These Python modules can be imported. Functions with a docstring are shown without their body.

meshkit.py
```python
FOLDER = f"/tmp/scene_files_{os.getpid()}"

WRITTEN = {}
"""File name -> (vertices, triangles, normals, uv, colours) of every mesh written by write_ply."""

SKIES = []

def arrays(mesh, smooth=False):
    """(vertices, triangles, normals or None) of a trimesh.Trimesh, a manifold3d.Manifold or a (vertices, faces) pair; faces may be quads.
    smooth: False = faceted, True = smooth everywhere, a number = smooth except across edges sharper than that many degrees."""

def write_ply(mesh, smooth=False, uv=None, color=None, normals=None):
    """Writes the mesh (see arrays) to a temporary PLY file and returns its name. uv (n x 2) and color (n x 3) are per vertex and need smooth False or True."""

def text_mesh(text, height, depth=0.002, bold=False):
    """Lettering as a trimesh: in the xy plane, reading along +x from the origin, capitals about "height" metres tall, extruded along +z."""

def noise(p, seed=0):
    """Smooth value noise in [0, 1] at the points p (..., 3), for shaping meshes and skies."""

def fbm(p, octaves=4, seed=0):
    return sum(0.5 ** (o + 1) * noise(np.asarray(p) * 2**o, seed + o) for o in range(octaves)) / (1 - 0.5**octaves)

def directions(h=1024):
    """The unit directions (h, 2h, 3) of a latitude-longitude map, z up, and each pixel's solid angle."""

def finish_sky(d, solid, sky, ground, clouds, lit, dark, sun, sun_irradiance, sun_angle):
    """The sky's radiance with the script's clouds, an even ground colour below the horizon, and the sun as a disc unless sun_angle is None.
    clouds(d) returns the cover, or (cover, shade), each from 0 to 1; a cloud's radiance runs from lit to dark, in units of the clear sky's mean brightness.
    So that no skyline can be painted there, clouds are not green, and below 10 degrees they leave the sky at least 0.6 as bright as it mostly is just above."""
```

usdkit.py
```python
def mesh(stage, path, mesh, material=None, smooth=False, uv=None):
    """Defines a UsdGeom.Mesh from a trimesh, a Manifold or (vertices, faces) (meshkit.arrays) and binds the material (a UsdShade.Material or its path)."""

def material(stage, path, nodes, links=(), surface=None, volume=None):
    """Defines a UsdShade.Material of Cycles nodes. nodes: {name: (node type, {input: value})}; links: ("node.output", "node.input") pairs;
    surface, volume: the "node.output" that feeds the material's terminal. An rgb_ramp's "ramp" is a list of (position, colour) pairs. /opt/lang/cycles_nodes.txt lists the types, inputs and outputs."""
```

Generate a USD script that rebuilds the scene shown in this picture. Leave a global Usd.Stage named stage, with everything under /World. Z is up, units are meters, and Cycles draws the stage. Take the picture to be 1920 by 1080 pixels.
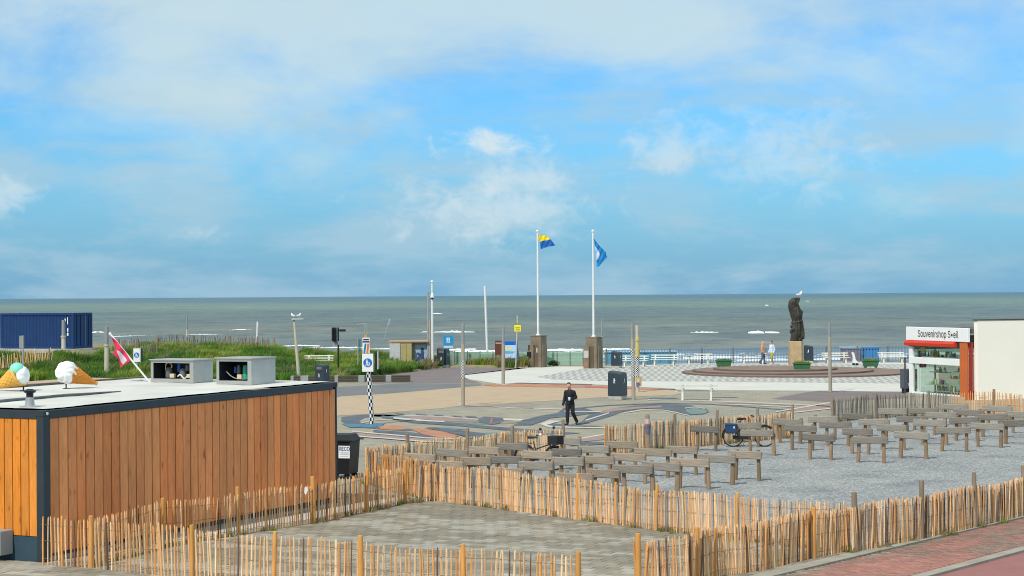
import math, random
import numpy as np, trimesh, shapely, manifold3d as m3
from shapely.geometry import Polygon, Point
from pxr import Usd, UsdGeom, UsdLux, UsdShade, Gf, Sdf, Vt
import usdkit, meshkit

stage = Usd.Stage.CreateInMemory()
UsdGeom.SetStageUpAxis(stage, UsdGeom.Tokens.z)
UsdGeom.SetStageMetersPerUnit(stage, 1.0)
UsdGeom.Xform.Define(stage, '/World')
UsdGeom.Scope.Define(stage, '/World/Looks')
RNG = random.Random(7)

# ------------------------------------------------------------------ camera
FPX, CAMZ = 3500.0, 5.4           # focal length in pixels of the 1920 wide photograph, eye height
PITCH, ROLL = 13.5 / 3500.0, 0.00677
_f = np.array([0, math.cos(PITCH), math.sin(PITCH)])
_u0 = np.array([0, -math.sin(PITCH), math.cos(PITCH)])
_r0 = np.array([1.0, 0, 0])
_r = math.cos(ROLL) * _r0 - math.sin(ROLL) * _u0
_u = math.sin(ROLL) * _r0 + math.cos(ROLL) * _u0
cam = UsdGeom.Camera.Define(stage, '/World/camera')
cam.CreateHorizontalApertureAttr(36.0)
cam.CreateVerticalApertureAttr(36.0 * 1080 / 1920)
cam.CreateFocalLengthAttr(36.0 * FPX / 1920)
cam.CreateClippingRangeAttr(Gf.Vec2f(0.5, 60000))
cam.CreateExposureAttr(0.0)
_m = Gf.Matrix4d(*_r, 0, *_u, 0, *(-_f), 0, 0, 0, CAMZ, 1)
cam.AddTransformOp().Set(_m)

# ------------------------------------------------------------------ sun and sky
SUN_AZ = math.atan2(-0.55, -0.835)          # direction towards the sun: behind the camera, to the left
SUN_EL = math.radians(49)
sun = UsdLux.DistantLight.Define(stage, '/World/sun')
sun.CreateNormalizeAttr(True)
sun.CreateIntensityAttr(1.0)
sun.CreateAngleAttr(0.53)
sun.CreateColorAttr(Gf.Vec3f(1.0, 0.95, 0.87))
_sd = np.array([math.sin(SUN_AZ) * math.cos(SUN_EL), math.cos(SUN_AZ) * math.cos(SUN_EL), math.sin(SUN_EL)])
_zx = np.cross([0, 0, 1], _sd); _zx /= np.linalg.norm(_zx)
_zy = np.cross(_sd, _zx)
sun.AddTransformOp().Set(Gf.Matrix4d(*_zx, 0, *_zy, 0, *_sd, 0, 0, 0, 50, 1))


def sky_material():
    """Clear sky with a high thin veil and a few low cumulus clouds."""
    n = {'sky': ('sky_texture', {'sky_type': 'single_scattering', 'sun_disc': False, 'sun_elevation': SUN_EL, 'sun_rotation': SUN_AZ,
                                 'altitude': 0.0, 'air_density': 1.0, 'aerosol_density': 0.6, 'ozone_density': 3.0}),
         'tc': ('texture_coordinate', {}),
         'sep': ('separate_xyz', {}),
         'deep': ('mix_color', {'blend_type': 'multiply', 'fac': 1.0, 'b': (0.50, 1.06, 1.50), 'use_clamp': False}),
         'hz': ('map_range', {'range_type': 'smoothstep', 'from_min': -0.02, 'from_max': 0.11, 'to_min': 0.80, 'to_max': 0.0, 'clamp': True}),
         'air': ('mix_color', {'blend_type': 'mix', 'b': (1.9, 4.05, 6.45), 'use_clamp': False}),
         'mp': ('mapping', {'scale': (1.0, 1.0, 2.1), 'location': (0.37, 0.0, 0.21)}),
         'n1': ('noise_texture', {'scale': 7.5, 'detail': 9.0, 'roughness': 0.56, 'distortion': 0.25}),
         'h1': ('map_range', {'range_type': 'smoothstep', 'from_min': 0.045, 'from_max': 0.175, 'to_min': -0.13, 'to_max': 0.22, 'clamp': True}),
         'a1': ('math', {'math_type': 'add'}),
         'c1': ('map_range', {'range_type': 'smoothstep', 'from_min': 0.42, 'from_max': 0.76, 'to_min': 0.0, 'to_max': 0.82, 'clamp': True}),
         'mp2': ('mapping', {'scale': (0.55, 0.55, 2.2), 'location': (1.7, 0.4, 0.9)}),
         'n2': ('noise_texture', {'scale': 17.0, 'detail': 9.0, 'roughness': 0.6, 'distortion': 0.2}),
         'n3': ('noise_texture', {'scale': 3.1, 'detail': 3.0}),
         'c2': ('map_range', {'range_type': 'smoothstep', 'from_min': 0.40, 'from_max': 0.64, 'to_min': 0.0, 'to_max': 0.75, 'clamp': True}),
         'c3': ('map_range', {'range_type': 'smoothstep', 'from_min': 0.36, 'from_max': 0.60, 'to_min': 0.0, 'to_max': 1.0, 'clamp': True}),
         'c23': ('math', {'math_type': 'multiply'}),
         'mx1': ('mix_color', {'blend_type': 'mix', 'b': (6.1, 7.6, 8.0), 'use_clamp': False}),
         'mx2': ('mix_color', {'blend_type': 'mix', 'b': (4.2, 6.1, 7.3), 'use_clamp': False}),
         'bg': ('background_shader', {'strength': 0.1})}
    l = [('sky.color', 'deep.a'), ('tc.generated', 'sep.vector'), ('tc.generated', 'mp.vector'), ('mp.vector', 'n1.vector'),
         ('sep.z', 'h1.value'), ('n1.fac', 'a1.value1'), ('h1.result', 'a1.value2'), ('a1.value', 'c1.value'),
         ('tc.generated', 'mp2.vector'), ('mp2.vector', 'n2.vector'), ('mp2.vector', 'n3.vector'), ('n2.fac', 'c2.value'), ('n3.fac', 'c3.value'),
         ('c2.result', 'c23.value1'), ('c3.result', 'c23.value2'),
         ('sep.z', 'hz.value'), ('hz.result', 'air.fac'), ('deep.result', 'air.a'), ('air.result', 'mx2.a'), ('c23.value', 'mx2.fac'), ('mx2.result', 'mx1.a'), ('c1.result', 'mx1.fac')]
    last = 'mx1.result'
    # single cumulus clouds: (centre direction x, z, half width, half height, density)
    for i, (cx, cz, wx, wz, dens, sd) in enumerate([(-0.010, 0.0815, 0.030, 0.0085, 0.95, 3.1), (-0.012, 0.046, 0.060, 0.022, 0.62, 7.7), (0.005, 0.062, 0.030, 0.016, 0.5, 2.3),
                                                (0.085, 0.079, 0.026, 0.018, 0.55, 5.4), (0.150, 0.076, 0.050, 0.026, 0.45, 9.2), (-0.270, 0.054, 0.026, 0.016, 0.62, 1.6), (-0.165, 0.034, 0.013, 0.005, 0.40, 4.4)]):
        k = f'k{i}'
        n.update({k + 'm': ('mapping', {'location': (-cx / wx, 0.0, -cz / wz), 'scale': (1 / wx, 0.0, 1 / wz)}),
                  k + 'l': ('vector_math', {'math_type': 'length'}),
                  k + 'nm': ('mapping', {'location': (sd, sd * 0.7, sd * 1.3), 'scale': (60.0, 60.0, 85.0)}),
                  k + 'n': ('noise_texture', {'scale': 1.0, 'detail': 8.0, 'roughness': 0.64, 'distortion': 0.35}),
                  k + 'a': ('math', {'math_type': 'multiply_add', 'value2': 2.9, 'value3': -0.55}),
                  k + 's': ('math', {'math_type': 'subtract'}),
                  k + 'r': ('map_range', {'range_type': 'smoothstep', 'from_min': -0.25, 'from_max': 1.0, 'to_min': 0.0, 'to_max': dens, 'clamp': True}),
                  k + 'f': ('map_range', {'range_type': 'linear', 'from_min': 0.0, 'from_max': 0.3, 'to_min': 0.0, 'to_max': 1.0, 'clamp': True}),
                  k + 'g': ('math', {'math_type': 'multiply'}),
                  k + 'x': ('mix_color', {'blend_type': 'mix', 'b': (6.9, 8.0, 8.5), 'use_clamp': False})})
        l += [('tc.generated', k + 'm.vector'), (k + 'm.vector', k + 'l.vector1'), ('tc.generated', k + 'nm.vector'), (k + 'nm.vector', k + 'n.vector'),
              (k + 'n.fac', k + 'a.value1'), (k + 'a.value', k + 's.value1'), (k + 'l.value', k + 's.value2'), (k + 's.value', k + 'r.value'),
              ('sep.y', k + 'f.value'), (k + 'r.result', k + 'g.value1'), (k + 'f.result', k + 'g.value2'), (last, k + 'x.a'), (k + 'g.value', k + 'x.fac')]
        last = k + 'x.result'
    l.append((last, 'bg.color'))
    return usdkit.material(stage, '/World/Looks/sky_air', n, l, surface='bg.background')


dome = UsdLux.DomeLight.Define(stage, '/World/sky')
dome.CreateIntensityAttr(1.0)
UsdShade.MaterialBindingAPI.Apply(dome.GetPrim()).Bind(sky_material())
dome.GetPrim().SetCustomDataByKey('kind', 'structure')
dome.GetPrim().SetCustomDataByKey('label', 'blue sky with a thin white cloud veil and small clouds')


# ------------------------------------------------------------------ helpers
def raydir(px, py):
    d = _r * ((px - 960) / FPX) - _u * ((py - 540) / FPX) + _f
    return d

def G(px, py, z=0.0):
    """The point of the level z that the photograph shows at pixel (px, py) of 1920 x 1080."""
    d = raydir(px, py)
    t = (z - CAMZ) / d[2]
    return np.array([d[0] * t, d[1] * t])

def at(px, py, D):
    """The point at depth D on the line of sight through the pixel: (x, z)."""
    d = raydir(px, py)
    return d[0] * D / d[1], CAMZ + d[2] * D / d[1]

_used = {}
def numbered(parent, name):
    k = (parent, name)
    i = _used.get(k, -1) + 1
    _used[k] = i
    return f'{parent}/{name}' if i == 0 else f'{parent}/{name}_{i:03d}'

def tag(p, label=None, cat=None, group=None, kind=None):
    p = p.GetPrim() if hasattr(p, 'GetPrim') else p
    for k, v in (('label', label), ('category', cat), ('group', group), ('kind', kind)):
        if v is not None:
            p.SetCustomDataByKey(k, v)
    return p

def thing(name, label=None, cat=None, loc=(0, 0, 0), rz=0.0, group=None, kind=None, sc=None):
    x = UsdGeom.Xform.Define(stage, numbered('/World', name))
    x.AddTranslateOp().Set(Gf.Vec3d(*[float(c) for c in (list(loc) + [0])[:3]]))
    x.AddRotateZOp().Set(float(rz))
    if sc is not None:
        x.AddScaleOp().Set(Gf.Vec3f(*sc))
    tag(x, label, cat, group, kind)
    return x

def copy(src, label, loc, rz=0.0, group=None, sc=None):
    """Another thing of the same kind: its parts are referenced from the first one."""
    was = src.GetPrim().GetCustomData()
    name = src.GetPath().name
    if name[-4:-3] == '_' and name[-3:].isdigit():
        name = name[:-4]
    x = thing(name, label, was['category'], loc, rz, group or was.get('group'), None, sc)
    x.GetPrim().GetReferences().AddInternalReference(src.GetPath())
    x.GetPrim().SetInstanceable(True)
    return x

class MB:
    """Collects shapes that become one mesh."""
    def __init__(s):
        s.v, s.f, s.n = [], [], 0
    def add(s, v, f):
        v = np.asarray(v, float); f = np.asarray(f, int)
        if f.shape[1] == 4:
            f = np.vstack([f[:, [0, 1, 2]], f[:, [0, 2, 3]]])
        s.v.append(v); s.f.append(f + s.n); s.n += len(v)
        return s
    def tm(s, t, loc=(0, 0, 0)):
        return s.add(np.array(t.vertices) + np.asarray(loc, float), t.faces)
    def box(s, c, d, rz=0.0, M=None):
        c = np.asarray(c, float); h = np.asarray(d, float) / 2
        v = np.array([[x, y, z] for x in (-1, 1) for y in (-1, 1) for z in (-1, 1)]) * h
        if M is not None:
            v = v @ np.asarray(M).T
        if rz:
            a = math.radians(rz); v = v @ np.array([[math.cos(a), math.sin(a), 0], [-math.sin(a), math.cos(a), 0], [0, 0, 1]])
        return s.add(v + c, [[0, 1, 3, 2], [4, 6, 7, 5], [0, 4, 5, 1], [2, 3, 7, 6], [0, 2, 6, 4], [1, 5, 7, 3]])
    def bbox(s, c, d, b=0.01, rz=0.0):
        """A box with chamfered edges."""
        h = np.asarray(d, float) / 2; b = min(b, *(h * 0.9))
        v = []
        for x in (-1, 1):
            for y in (-1, 1):
                for z in (-1, 1):
                    q = np.array([x, y, z]) * h
                    v += [q - [x * b, y * b, 0], q - [x * b, 0, z * b], q - [0, y * b, z * b]]
        hull = trimesh.convex.convex_hull(np.array(v))
        v = np.array(hull.vertices)
        if rz:
            a = math.radians(rz); v = v @ np.array([[math.cos(a), math.sin(a), 0], [-math.sin(a), math.cos(a), 0], [0, 0, 1]])
        return s.add(v + np.asarray(c, float), hull.faces)
    def path(s, pts, r, n=8, cap=True, closed=False):
        pts = [np.asarray(p, float) for p in pts]; k = len(pts)
        rr = [r] * k if np.ndim(r) == 0 else list(r)
        rings = []
        up = None
        for i, p in enumerate(pts):
            a = pts[(i - 1) % k] if (i > 0 or closed) else p
            b = pts[(i + 1) % k] if (i < k - 1 or closed) else p
            t = b - a; t = t / (np.linalg.norm(t) + 1e-12)
            if up is None:
                up = np.array([0, 0, 1.0]) if abs(t[2]) < 0.9 else np.array([1.0, 0, 0])
            x = np.cross(up, t); x /= np.linalg.norm(x) + 1e-12
            y = np.cross(t, x); up = y
            ang = np.arange(n) * 2 * math.pi / n + math.pi / n
            rings.append(p + rr[i] * (np.cos(ang)[:, None] * x + np.sin(ang)[:, None] * y))
        v = np.vstack(rings); f = []
        for i in range(k if closed else k - 1):
            for j in range(n):
                a, b = i * n + j, i * n + (j + 1) % n
                c, d = ((i + 1) % k) * n + (j + 1) % n, ((i + 1) % k) * n + j
                f.append([a, b, c, d])
        s.add(v, f)
        if cap and not closed:
            s.add(rings[0], [[0, j + 1, j] for j in range(1, n - 1)])
            s.add(rings[-1], [[0, j, j + 1] for j in range(1, n - 1)])
        return s
    def tube(s, a, b, r0, r1=None, n=8):
        return s.path([a, b], [r0, r0 if r1 is None else r1], n)
    def lathe(s, prof, c=(0, 0, 0), n=16, M=None):
        """prof: (radius, height) pairs, bottom to top."""
        v, f = [], []
        for (r, z) in prof:
            for j in range(n):
                a = 2 * math.pi * j / n
                v.append([r * math.cos(a), r * math.sin(a), z])
        for i in range(len(prof) - 1):
            for j in range(n):
                f.append([i * n + j, i * n + (j + 1) % n, (i + 1) * n + (j + 1) % n, (i + 1) * n + j])
        v = np.array(v)
        if M is not None:
            v = v @ np.asarray(M).T
        return s.add(v + np.asarray(c, float), f)
    def prism(s, poly, z0, z1):
        p = Polygon(poly) if not isinstance(poly, Polygon) else poly
        if not p.is_valid:
            p = p.buffer(0)
        for q in getattr(p, 'geoms', [p]):
            if q.area > 1e-6:
                t = trimesh.creation.extrude_polygon(q, z1 - z0, engine='earcut')
                t.apply_translation([0, 0, z0]); s.tm(t)
        return s
    def flat(s, poly, z, M=None):
        """A horizontal sheet."""
        p = Polygon(poly) if not isinstance(poly, Polygon) else poly
        if not p.is_valid:
            p = p.buffer(0)
        for q in getattr(p, 'geoms', [p]):
            if getattr(q, 'area', 0) > 1e-6 and q.geom_type == 'Polygon':
                v, f = trimesh.creation.triangulate_polygon(q, engine='earcut')
                s.add(np.column_stack([v, np.full(len(v), z)]), f)
        return s
    def frame(s, o, r, n, shapes, t):
        """2-D polygons (x right, y up) stood up at o with right r and outward n, t thick."""
        o, r, n = (np.asarray(q, float) for q in (o, r, n))
        for poly in shapes:
            p = Polygon(poly) if not isinstance(poly, Polygon) else poly
            if not p.is_valid:
                p = p.buffer(0)
            for q in getattr(p, 'geoms', [p]):
                e = trimesh.creation.extrude_polygon(q, t, engine='earcut')
                w = np.array(e.vertices)
                s.add(o + w[:, :1] * r + w[:, 1:2] * np.array([0, 0, 1.0]) + w[:, 2:] * n, e.faces)
        return s
    def text(s, text, height, o, r, n, t=0.004, squeeze=1.0, bold=False):
        e = meshkit.text_mesh(text, height, t, bold)
        w = np.array(e.vertices); o, r, n = (np.asarray(q, float) for q in (o, r, n))
        return s.add(o + w[:, :1] * r * squeeze + w[:, 1:2] * np.array([0, 0, 1.0]) + w[:, 2:] * n, e.faces)
    def build(s, name, mat, parent=None, label=None, smooth=False, kind=None, cat=None, group=None):
        pp = '/World' if parent is None else str(parent.GetPath())
        path = numbered(pp, name)
        m = usdkit.mesh(stage, path, (np.vstack(s.v), np.vstack(s.f)), mat, smooth)
        tag(m, label, cat, group, kind)
        return m

def sph(c, r, n=14):
    return m3.Manifold.sphere(r, n).translate([float(x) for x in c])

def limbs(chains, refine=0.03, smooth=8):
    """Chains of (point, radius) hulled bone by bone and joined into one smooth skin."""
    parts = []
    for ch in chains:
        for (a, ra), (b, rb) in zip(ch[:-1], ch[1:]):
            parts.append(m3.Manifold.batch_hull([sph(a, ra), sph(b, rb)]))
    m = m3.Manifold.batch_boolean(parts, m3.OpType.Add).refine_to_length(refine)
    q = m.to_mesh()
    t = trimesh.Trimesh(np.array(q.vert_properties[:, :3], float), np.array(q.tri_verts), process=True)
    trimesh.smoothing.filter_taubin(t, iterations=smooth)
    return t

# ------------------------------------------------------------------ materials
_mats = {}
def mat(name, col, var=0.15, scale=6.0, rough=0.7, metal=0.0, bump=0.0, bscale=40.0, stretch=(1, 1, 1), rand=0.0, spec=0.3, detail=4.0, col2=None, world=False, coat=0.0):
    """A surface whose colour wanders between two tones, with fine relief; rand varies it from object to object."""
    if name in _mats:
        return _mats[name]
    c = np.array(col, float)
    a, b = (c * (1 - var), c * (1 + var)) if col2 is None else (c, np.array(col2, float))
    n = {'tc': ('texture_coordinate', {}), 'geo': ('geometry', {}), 'oi': ('object_info', {}),
         'mp': ('mapping', {'scale': stretch}),
         'ns': ('noise_texture', {'scale': scale, 'detail': detail, 'roughness': 0.6}),
         'rp': ('rgb_ramp', {'ramp': [(0.28, tuple(a)), (0.72, tuple(b))]}),
         'p': ('principled_bsdf', {'roughness': rough, 'metallic': metal, 'specular_ior_level': spec, 'coat_weight': coat})}
    src = 'geo.position' if world else 'tc.object'
    l = [(src, 'mp.vector'), ('mp.vector', 'ns.vector'), ('ns.fac', 'rp.fac')]
    out = 'rp.color'
    if rand > 0:
        n['hr'] = ('map_range', {'from_min': 0.0, 'from_max': 1.0, 'to_min': 1 - rand, 'to_max': 1 + rand})
        n['hv'] = ('hsv', {'hue': 0.5, 'saturation': 1.0})
        l += [('oi.random', 'hr.value'), ('hr.result', 'hv.value'), (out, 'hv.color')]
        out = 'hv.color'
    l.append((out, 'p.base_color'))
    if bump > 0:
        n['nb'] = ('noise_texture', {'scale': bscale, 'detail': 5.0})
        n['bp'] = ('bump', {'strength': bump, 'distance': 0.02})
        l += [('mp.vector', 'nb.vector'), ('nb.fac', 'bp.height'), ('bp.normal', 'p.normal')]
    _mats[name] = usdkit.material(stage, '/World/Looks/' + name, n, l, surface='p.BSDF')
    return _mats[name]

def glass_mat(name, tint, gloss=0.1, body=0.0, bodycol=(0.3, 0.5, 0.4)):
    if name in _mats:
        return _mats[name]
    n = {'t': ('transparent_bsdf', {'color': tint}), 'g': ('glossy_bsdf', {'roughness': 0.02, 'color': (1, 1, 1)}),
         'd': ('diffuse_bsdf', {'color': bodycol}), 'fr': ('fresnel', {}), 'geo': ('geometry', {}), 'io': ('math', {'math_type': 'multiply_add', 'value2': -0.8333, 'value3': 1.5}),
         'm0': ('mix_closure', {'fac': body}), 'm': ('mix_closure', {})}
    l = [('geo.backfacing', 'io.value1'), ('io.value', 'fr.IOR'), ('t.BSDF', 'm0.closure1'), ('d.BSDF', 'm0.closure2'), ('fr.fac', 'm.fac'), ('m0.closure', 'm.closure1'), ('g.BSDF', 'm.closure2')]
    _mats[name] = usdkit.material(stage, '/World/Looks/' + name, n, l, surface='m.closure')
    return _mats[name]

white_paint = mat('white_paint', (0.70, 0.70, 0.67), 0.06, 3, 0.45)
black_paint = mat('black_paint', (0.018, 0.019, 0.021), 0.2, 8, 0.4)
black_rubber = mat('black_rubber', (0.02, 0.02, 0.02), 0.2, 10, 0.8)
dark_steel = mat('dark_steel', (0.022, 0.034, 0.045), 0.12, 2, 0.42, spec=0.5)
anthracite = mat('anthracite', (0.028, 0.038, 0.046), 0.15, 2, 0.5)
steel = mat('brushed_steel', (0.43, 0.42, 0.39), 0.08, 3, 0.42, metal=0.55)
galv = mat('galvanised_steel', (0.38, 0.39, 0.38), 0.12, 5, 0.45, metal=0.4)
concrete = mat('concrete', (0.36, 0.35, 0.32), 0.14, 2.5, 0.9, bump=0.2)
pale_concrete = mat('pale_concrete', (0.45, 0.43, 0.38), 0.1, 1.2, 0.9, bump=0.15)

# ------------------------------------------------------------------ the ground
def paving_mat():
    n = {'geo': ('geometry', {}), 'n1': ('noise_texture', {'scale': 0.09, 'detail': 5.0}), 'n2': ('noise_texture', {'scale': 0.8, 'detail': 8.0, 'roughness': 0.7}), 'n3': ('noise_texture', {'scale': 14.0, 'detail': 4.0}),
         'mp': ('mapping', {'rotation': (0, 0, 0.45), 'scale': (1, 1, 1)}), 'bk': ('brick_texture', {'scale': 1.0, 'brick_width': 0.6, 'row_height': 0.3, 'mortar_size': 0.012, 'color1': (0.90, 0.90, 0.90), 'color2': (1.08, 1.06, 1.02), 'mortar': (0.55, 0.54, 0.5)}),
         'r1': ('rgb_ramp', {'ramp': [(0.35, (0.265, 0.25, 0.205)), (0.5, (0.31, 0.29, 0.23)), (0.65, (0.325, 0.292, 0.222))]}), 'r2': ('rgb_ramp', {'ramp': [(0.3, (0.78, 0.79, 0.80)), (0.7, (1.15, 1.13, 1.10))]}), 'r3': ('rgb_ramp', {'ramp': [(0.3, (0.9, 0.9, 0.9)), (0.7, (1.1, 1.1, 1.1))]}),
         'a': ('mix_color', {'blend_type': 'multiply', 'fac': 1.0, 'use_clamp': False}), 'b': ('mix_color', {'blend_type': 'multiply', 'fac': 1.0, 'use_clamp': False}), 'c': ('mix_color', {'blend_type': 'multiply', 'fac': 0.8, 'use_clamp': False}), 'p': ('principled_bsdf', {'roughness': 0.9, 'specular_ior_level': 0.2})}
    l = [('geo.position', q + '.vector') for q in ('n1', 'n2', 'n3', 'mp')] + [('mp.vector', 'bk.vector'), ('n1.fac', 'r1.fac'), ('n2.fac', 'r2.fac'), ('n3.fac', 'r3.fac'), ('r1.color', 'a.a'), ('r2.color', 'a.b'), ('a.result', 'b.a'), ('r3.color', 'b.b'), ('b.result', 'c.a'), ('bk.color', 'c.b'), ('c.result', 'p.base_color')]
    return usdkit.material(stage, '/World/Looks/plaza_paving', n, l, surface='p.BSDF')
pave_m = paving_mat()
gravel_m = None
def gravel_mat():
    n = {'geo': ('geometry', {}),
         'v': ('voronoi_texture', {'scale': 26.0, 'feature': 'f1'}), 'n': ('noise_texture', {'scale': 9.0, 'detail': 6.0, 'roughness': 0.7}), 'n2': ('noise_texture', {'scale': 0.5, 'detail': 4.0}),
         'r1': ('rgb_ramp', {'ramp': [(0.0, (0.155, 0.16, 0.16)), (0.5, (0.26, 0.27, 0.272)), (0.85, (0.34, 0.345, 0.34)), (1.0, (0.52, 0.52, 0.50))]}),
         'sep': ('separate_color', {}),
         'r2': ('rgb_ramp', {'ramp': [(0.3, (0.74, 0.75, 0.76)), (0.5, (1.0, 0.99, 0.97)), (0.72, (1.18, 1.13, 1.05))]}),
         'r3': ('rgb_ramp', {'ramp': [(0.3, (0.8, 0.8, 0.8)), (0.7, (1.2, 1.2, 1.2))]}),
         'm': ('mix_color', {'blend_type': 'multiply', 'fac': 1.0, 'use_clamp': False}), 'm2': ('mix_color', {'blend_type': 'multiply', 'fac': 1.0, 'use_clamp': False}),
         'b': ('bump', {'strength': 0.8, 'distance': 0.02}), 'p': ('principled_bsdf', {'roughness': 0.9, 'specular_ior_level': 0.2})}
    l = [('geo.position', 'v.vector'), ('geo.position', 'n.vector'), ('geo.position', 'n2.vector'), ('v.color', 'sep.color'), ('sep.r', 'r1.fac'), ('n2.fac', 'r2.fac'), ('n.fac', 'r3.fac'),
         ('r1.color', 'm.a'), ('r2.color', 'm.b'), ('m.result', 'm2.a'), ('r3.color', 'm2.b'), ('m2.result', 'p.base_color'), ('v.distance', 'b.height'), ('b.normal', 'p.normal')]
    return usdkit.material(stage, '/World/Looks/blue_grey_gravel', n, l, surface='p.BSDF')
gravel_m = gravel_mat()
sand_m = mat('wind_blown_sand', (0.415, 0.31, 0.205), 0.10, 0.8, 0.95, bump=0.5, bscale=5, world=True, detail=7)
asphalt_m = mat('grey_asphalt', (0.155, 0.155, 0.15), 0.14, 0.5, 0.9, bump=0.15, world=True, detail=7)
purple_m = mat('purple_brick_road', (0.18, 0.145, 0.14), 0.12, 0.5, 0.9, world=True, detail=7)
white_plaza_m = mat('pale_plaza_slabs', (0.53, 0.515, 0.455), 0.09, 0.4, 0.9, world=True, detail=7)
redasphalt_m = mat('red_asphalt', (0.28, 0.125, 0.11), 0.1, 1.5, 0.9, bump=0.2, world=True, detail=8)
beach_m = mat('wet_beach_sand', (0.33, 0.28, 0.21), 0.12, 0.05, 0.8, world=True, detail=7)

def PX(pts, z=0.0):
    return [tuple(G(x, y, z)) for x, y in pts]

EDGE = [(-80, 144.6), (-6.5, 144.6), (-2, 144.6), (7, 144.0), (20, 148.0), (70, 152.0)]   # where the promenade ends above the beach
plaza = MB()
plaza.prism([(-80, -10), (70, -10)] + EDGE[::-1], -6.5, 0.0)
plaza.build('plaza_ground', pave_m, label='beige concrete paved square between the kiosk and the sea', kind='structure')

beach = MB()
xs = np.linspace(-260, 260, 80); ys = np.linspace(143, 330, 40)
bv = np.array([[x, y, -4.6 - 1.45 * ((y - 139) / 165) ** 0.8 + 0.12 * meshkit.noise([x / 9, y / 5, 0])] for y in ys for x in xs])
bf = [[i * 80 + j, i * 80 + j + 1, (i + 1) * 80 + j + 1, (i + 1) * 80 + j] for i in range(39) for j in range(79)]
beach.add(bv, bf)
beach.build('beach', beach_m, label='wet sandy beach below the promenade', kind='structure', smooth=True)

def sheet(name, pxpoly, z, m, label, smoothing=0):
    return MB().flat(PX(pxpoly, z), z).build(name, m, label=label, kind='structure')

sheet('asphalt_road', [(560, 729), (610, 727), (770, 718), (900, 720), (906, 723), (822, 731), (718, 740), (610, 748), (560, 750)], 0.004, asphalt_m, 'dark grey asphalt strip behind the sand')
sheet('brick_road', [(690, 706), (840, 688.5), (990, 690), (866, 704), (880, 712), (905, 719), (770, 717.5), (700, 719)], 0.004, purple_m, 'purple brown brick road running towards the beach')
sheet('dark_pavement', [(1444, 748), (1512, 735.5), (1534, 732.5), (1700, 734.5), (1700, 746), (1558, 754)], 0.004, purple_m, 'dark purple paving patch beside the souvenir shop')
sheet('road_edge', [(690, 702.5), (845, 687), (849, 687.6), (700, 704.6)], 0.008, white_plaza_m, 'pale edging line along the brick road')
sheet('sand_strip', [(560, 764), (640, 743), (718, 739), (822, 730), (906, 723), (926, 724.6), (1108, 727), (1235, 729), (1290, 734), (1262, 741), (1130, 745), (1040, 751), (950, 756.5), (864, 761), (822, 766), (718, 774.5), (640, 779), (560, 788)], 0.008, sand_m, 'band of blown beige sand across the square')
sheet('pale_plaza', [(862, 703.5), (1000, 686.5), (1135, 687.5), (1300, 681), (1690, 679), (1760, 690), (1760, 735), (1564, 733), (1300, 731), (1240, 727.5), (1109, 720.5), (965, 718), (945, 721), (880, 711)], 0.004, white_plaza_m, 'pale concrete plaza around the statue')

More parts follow.
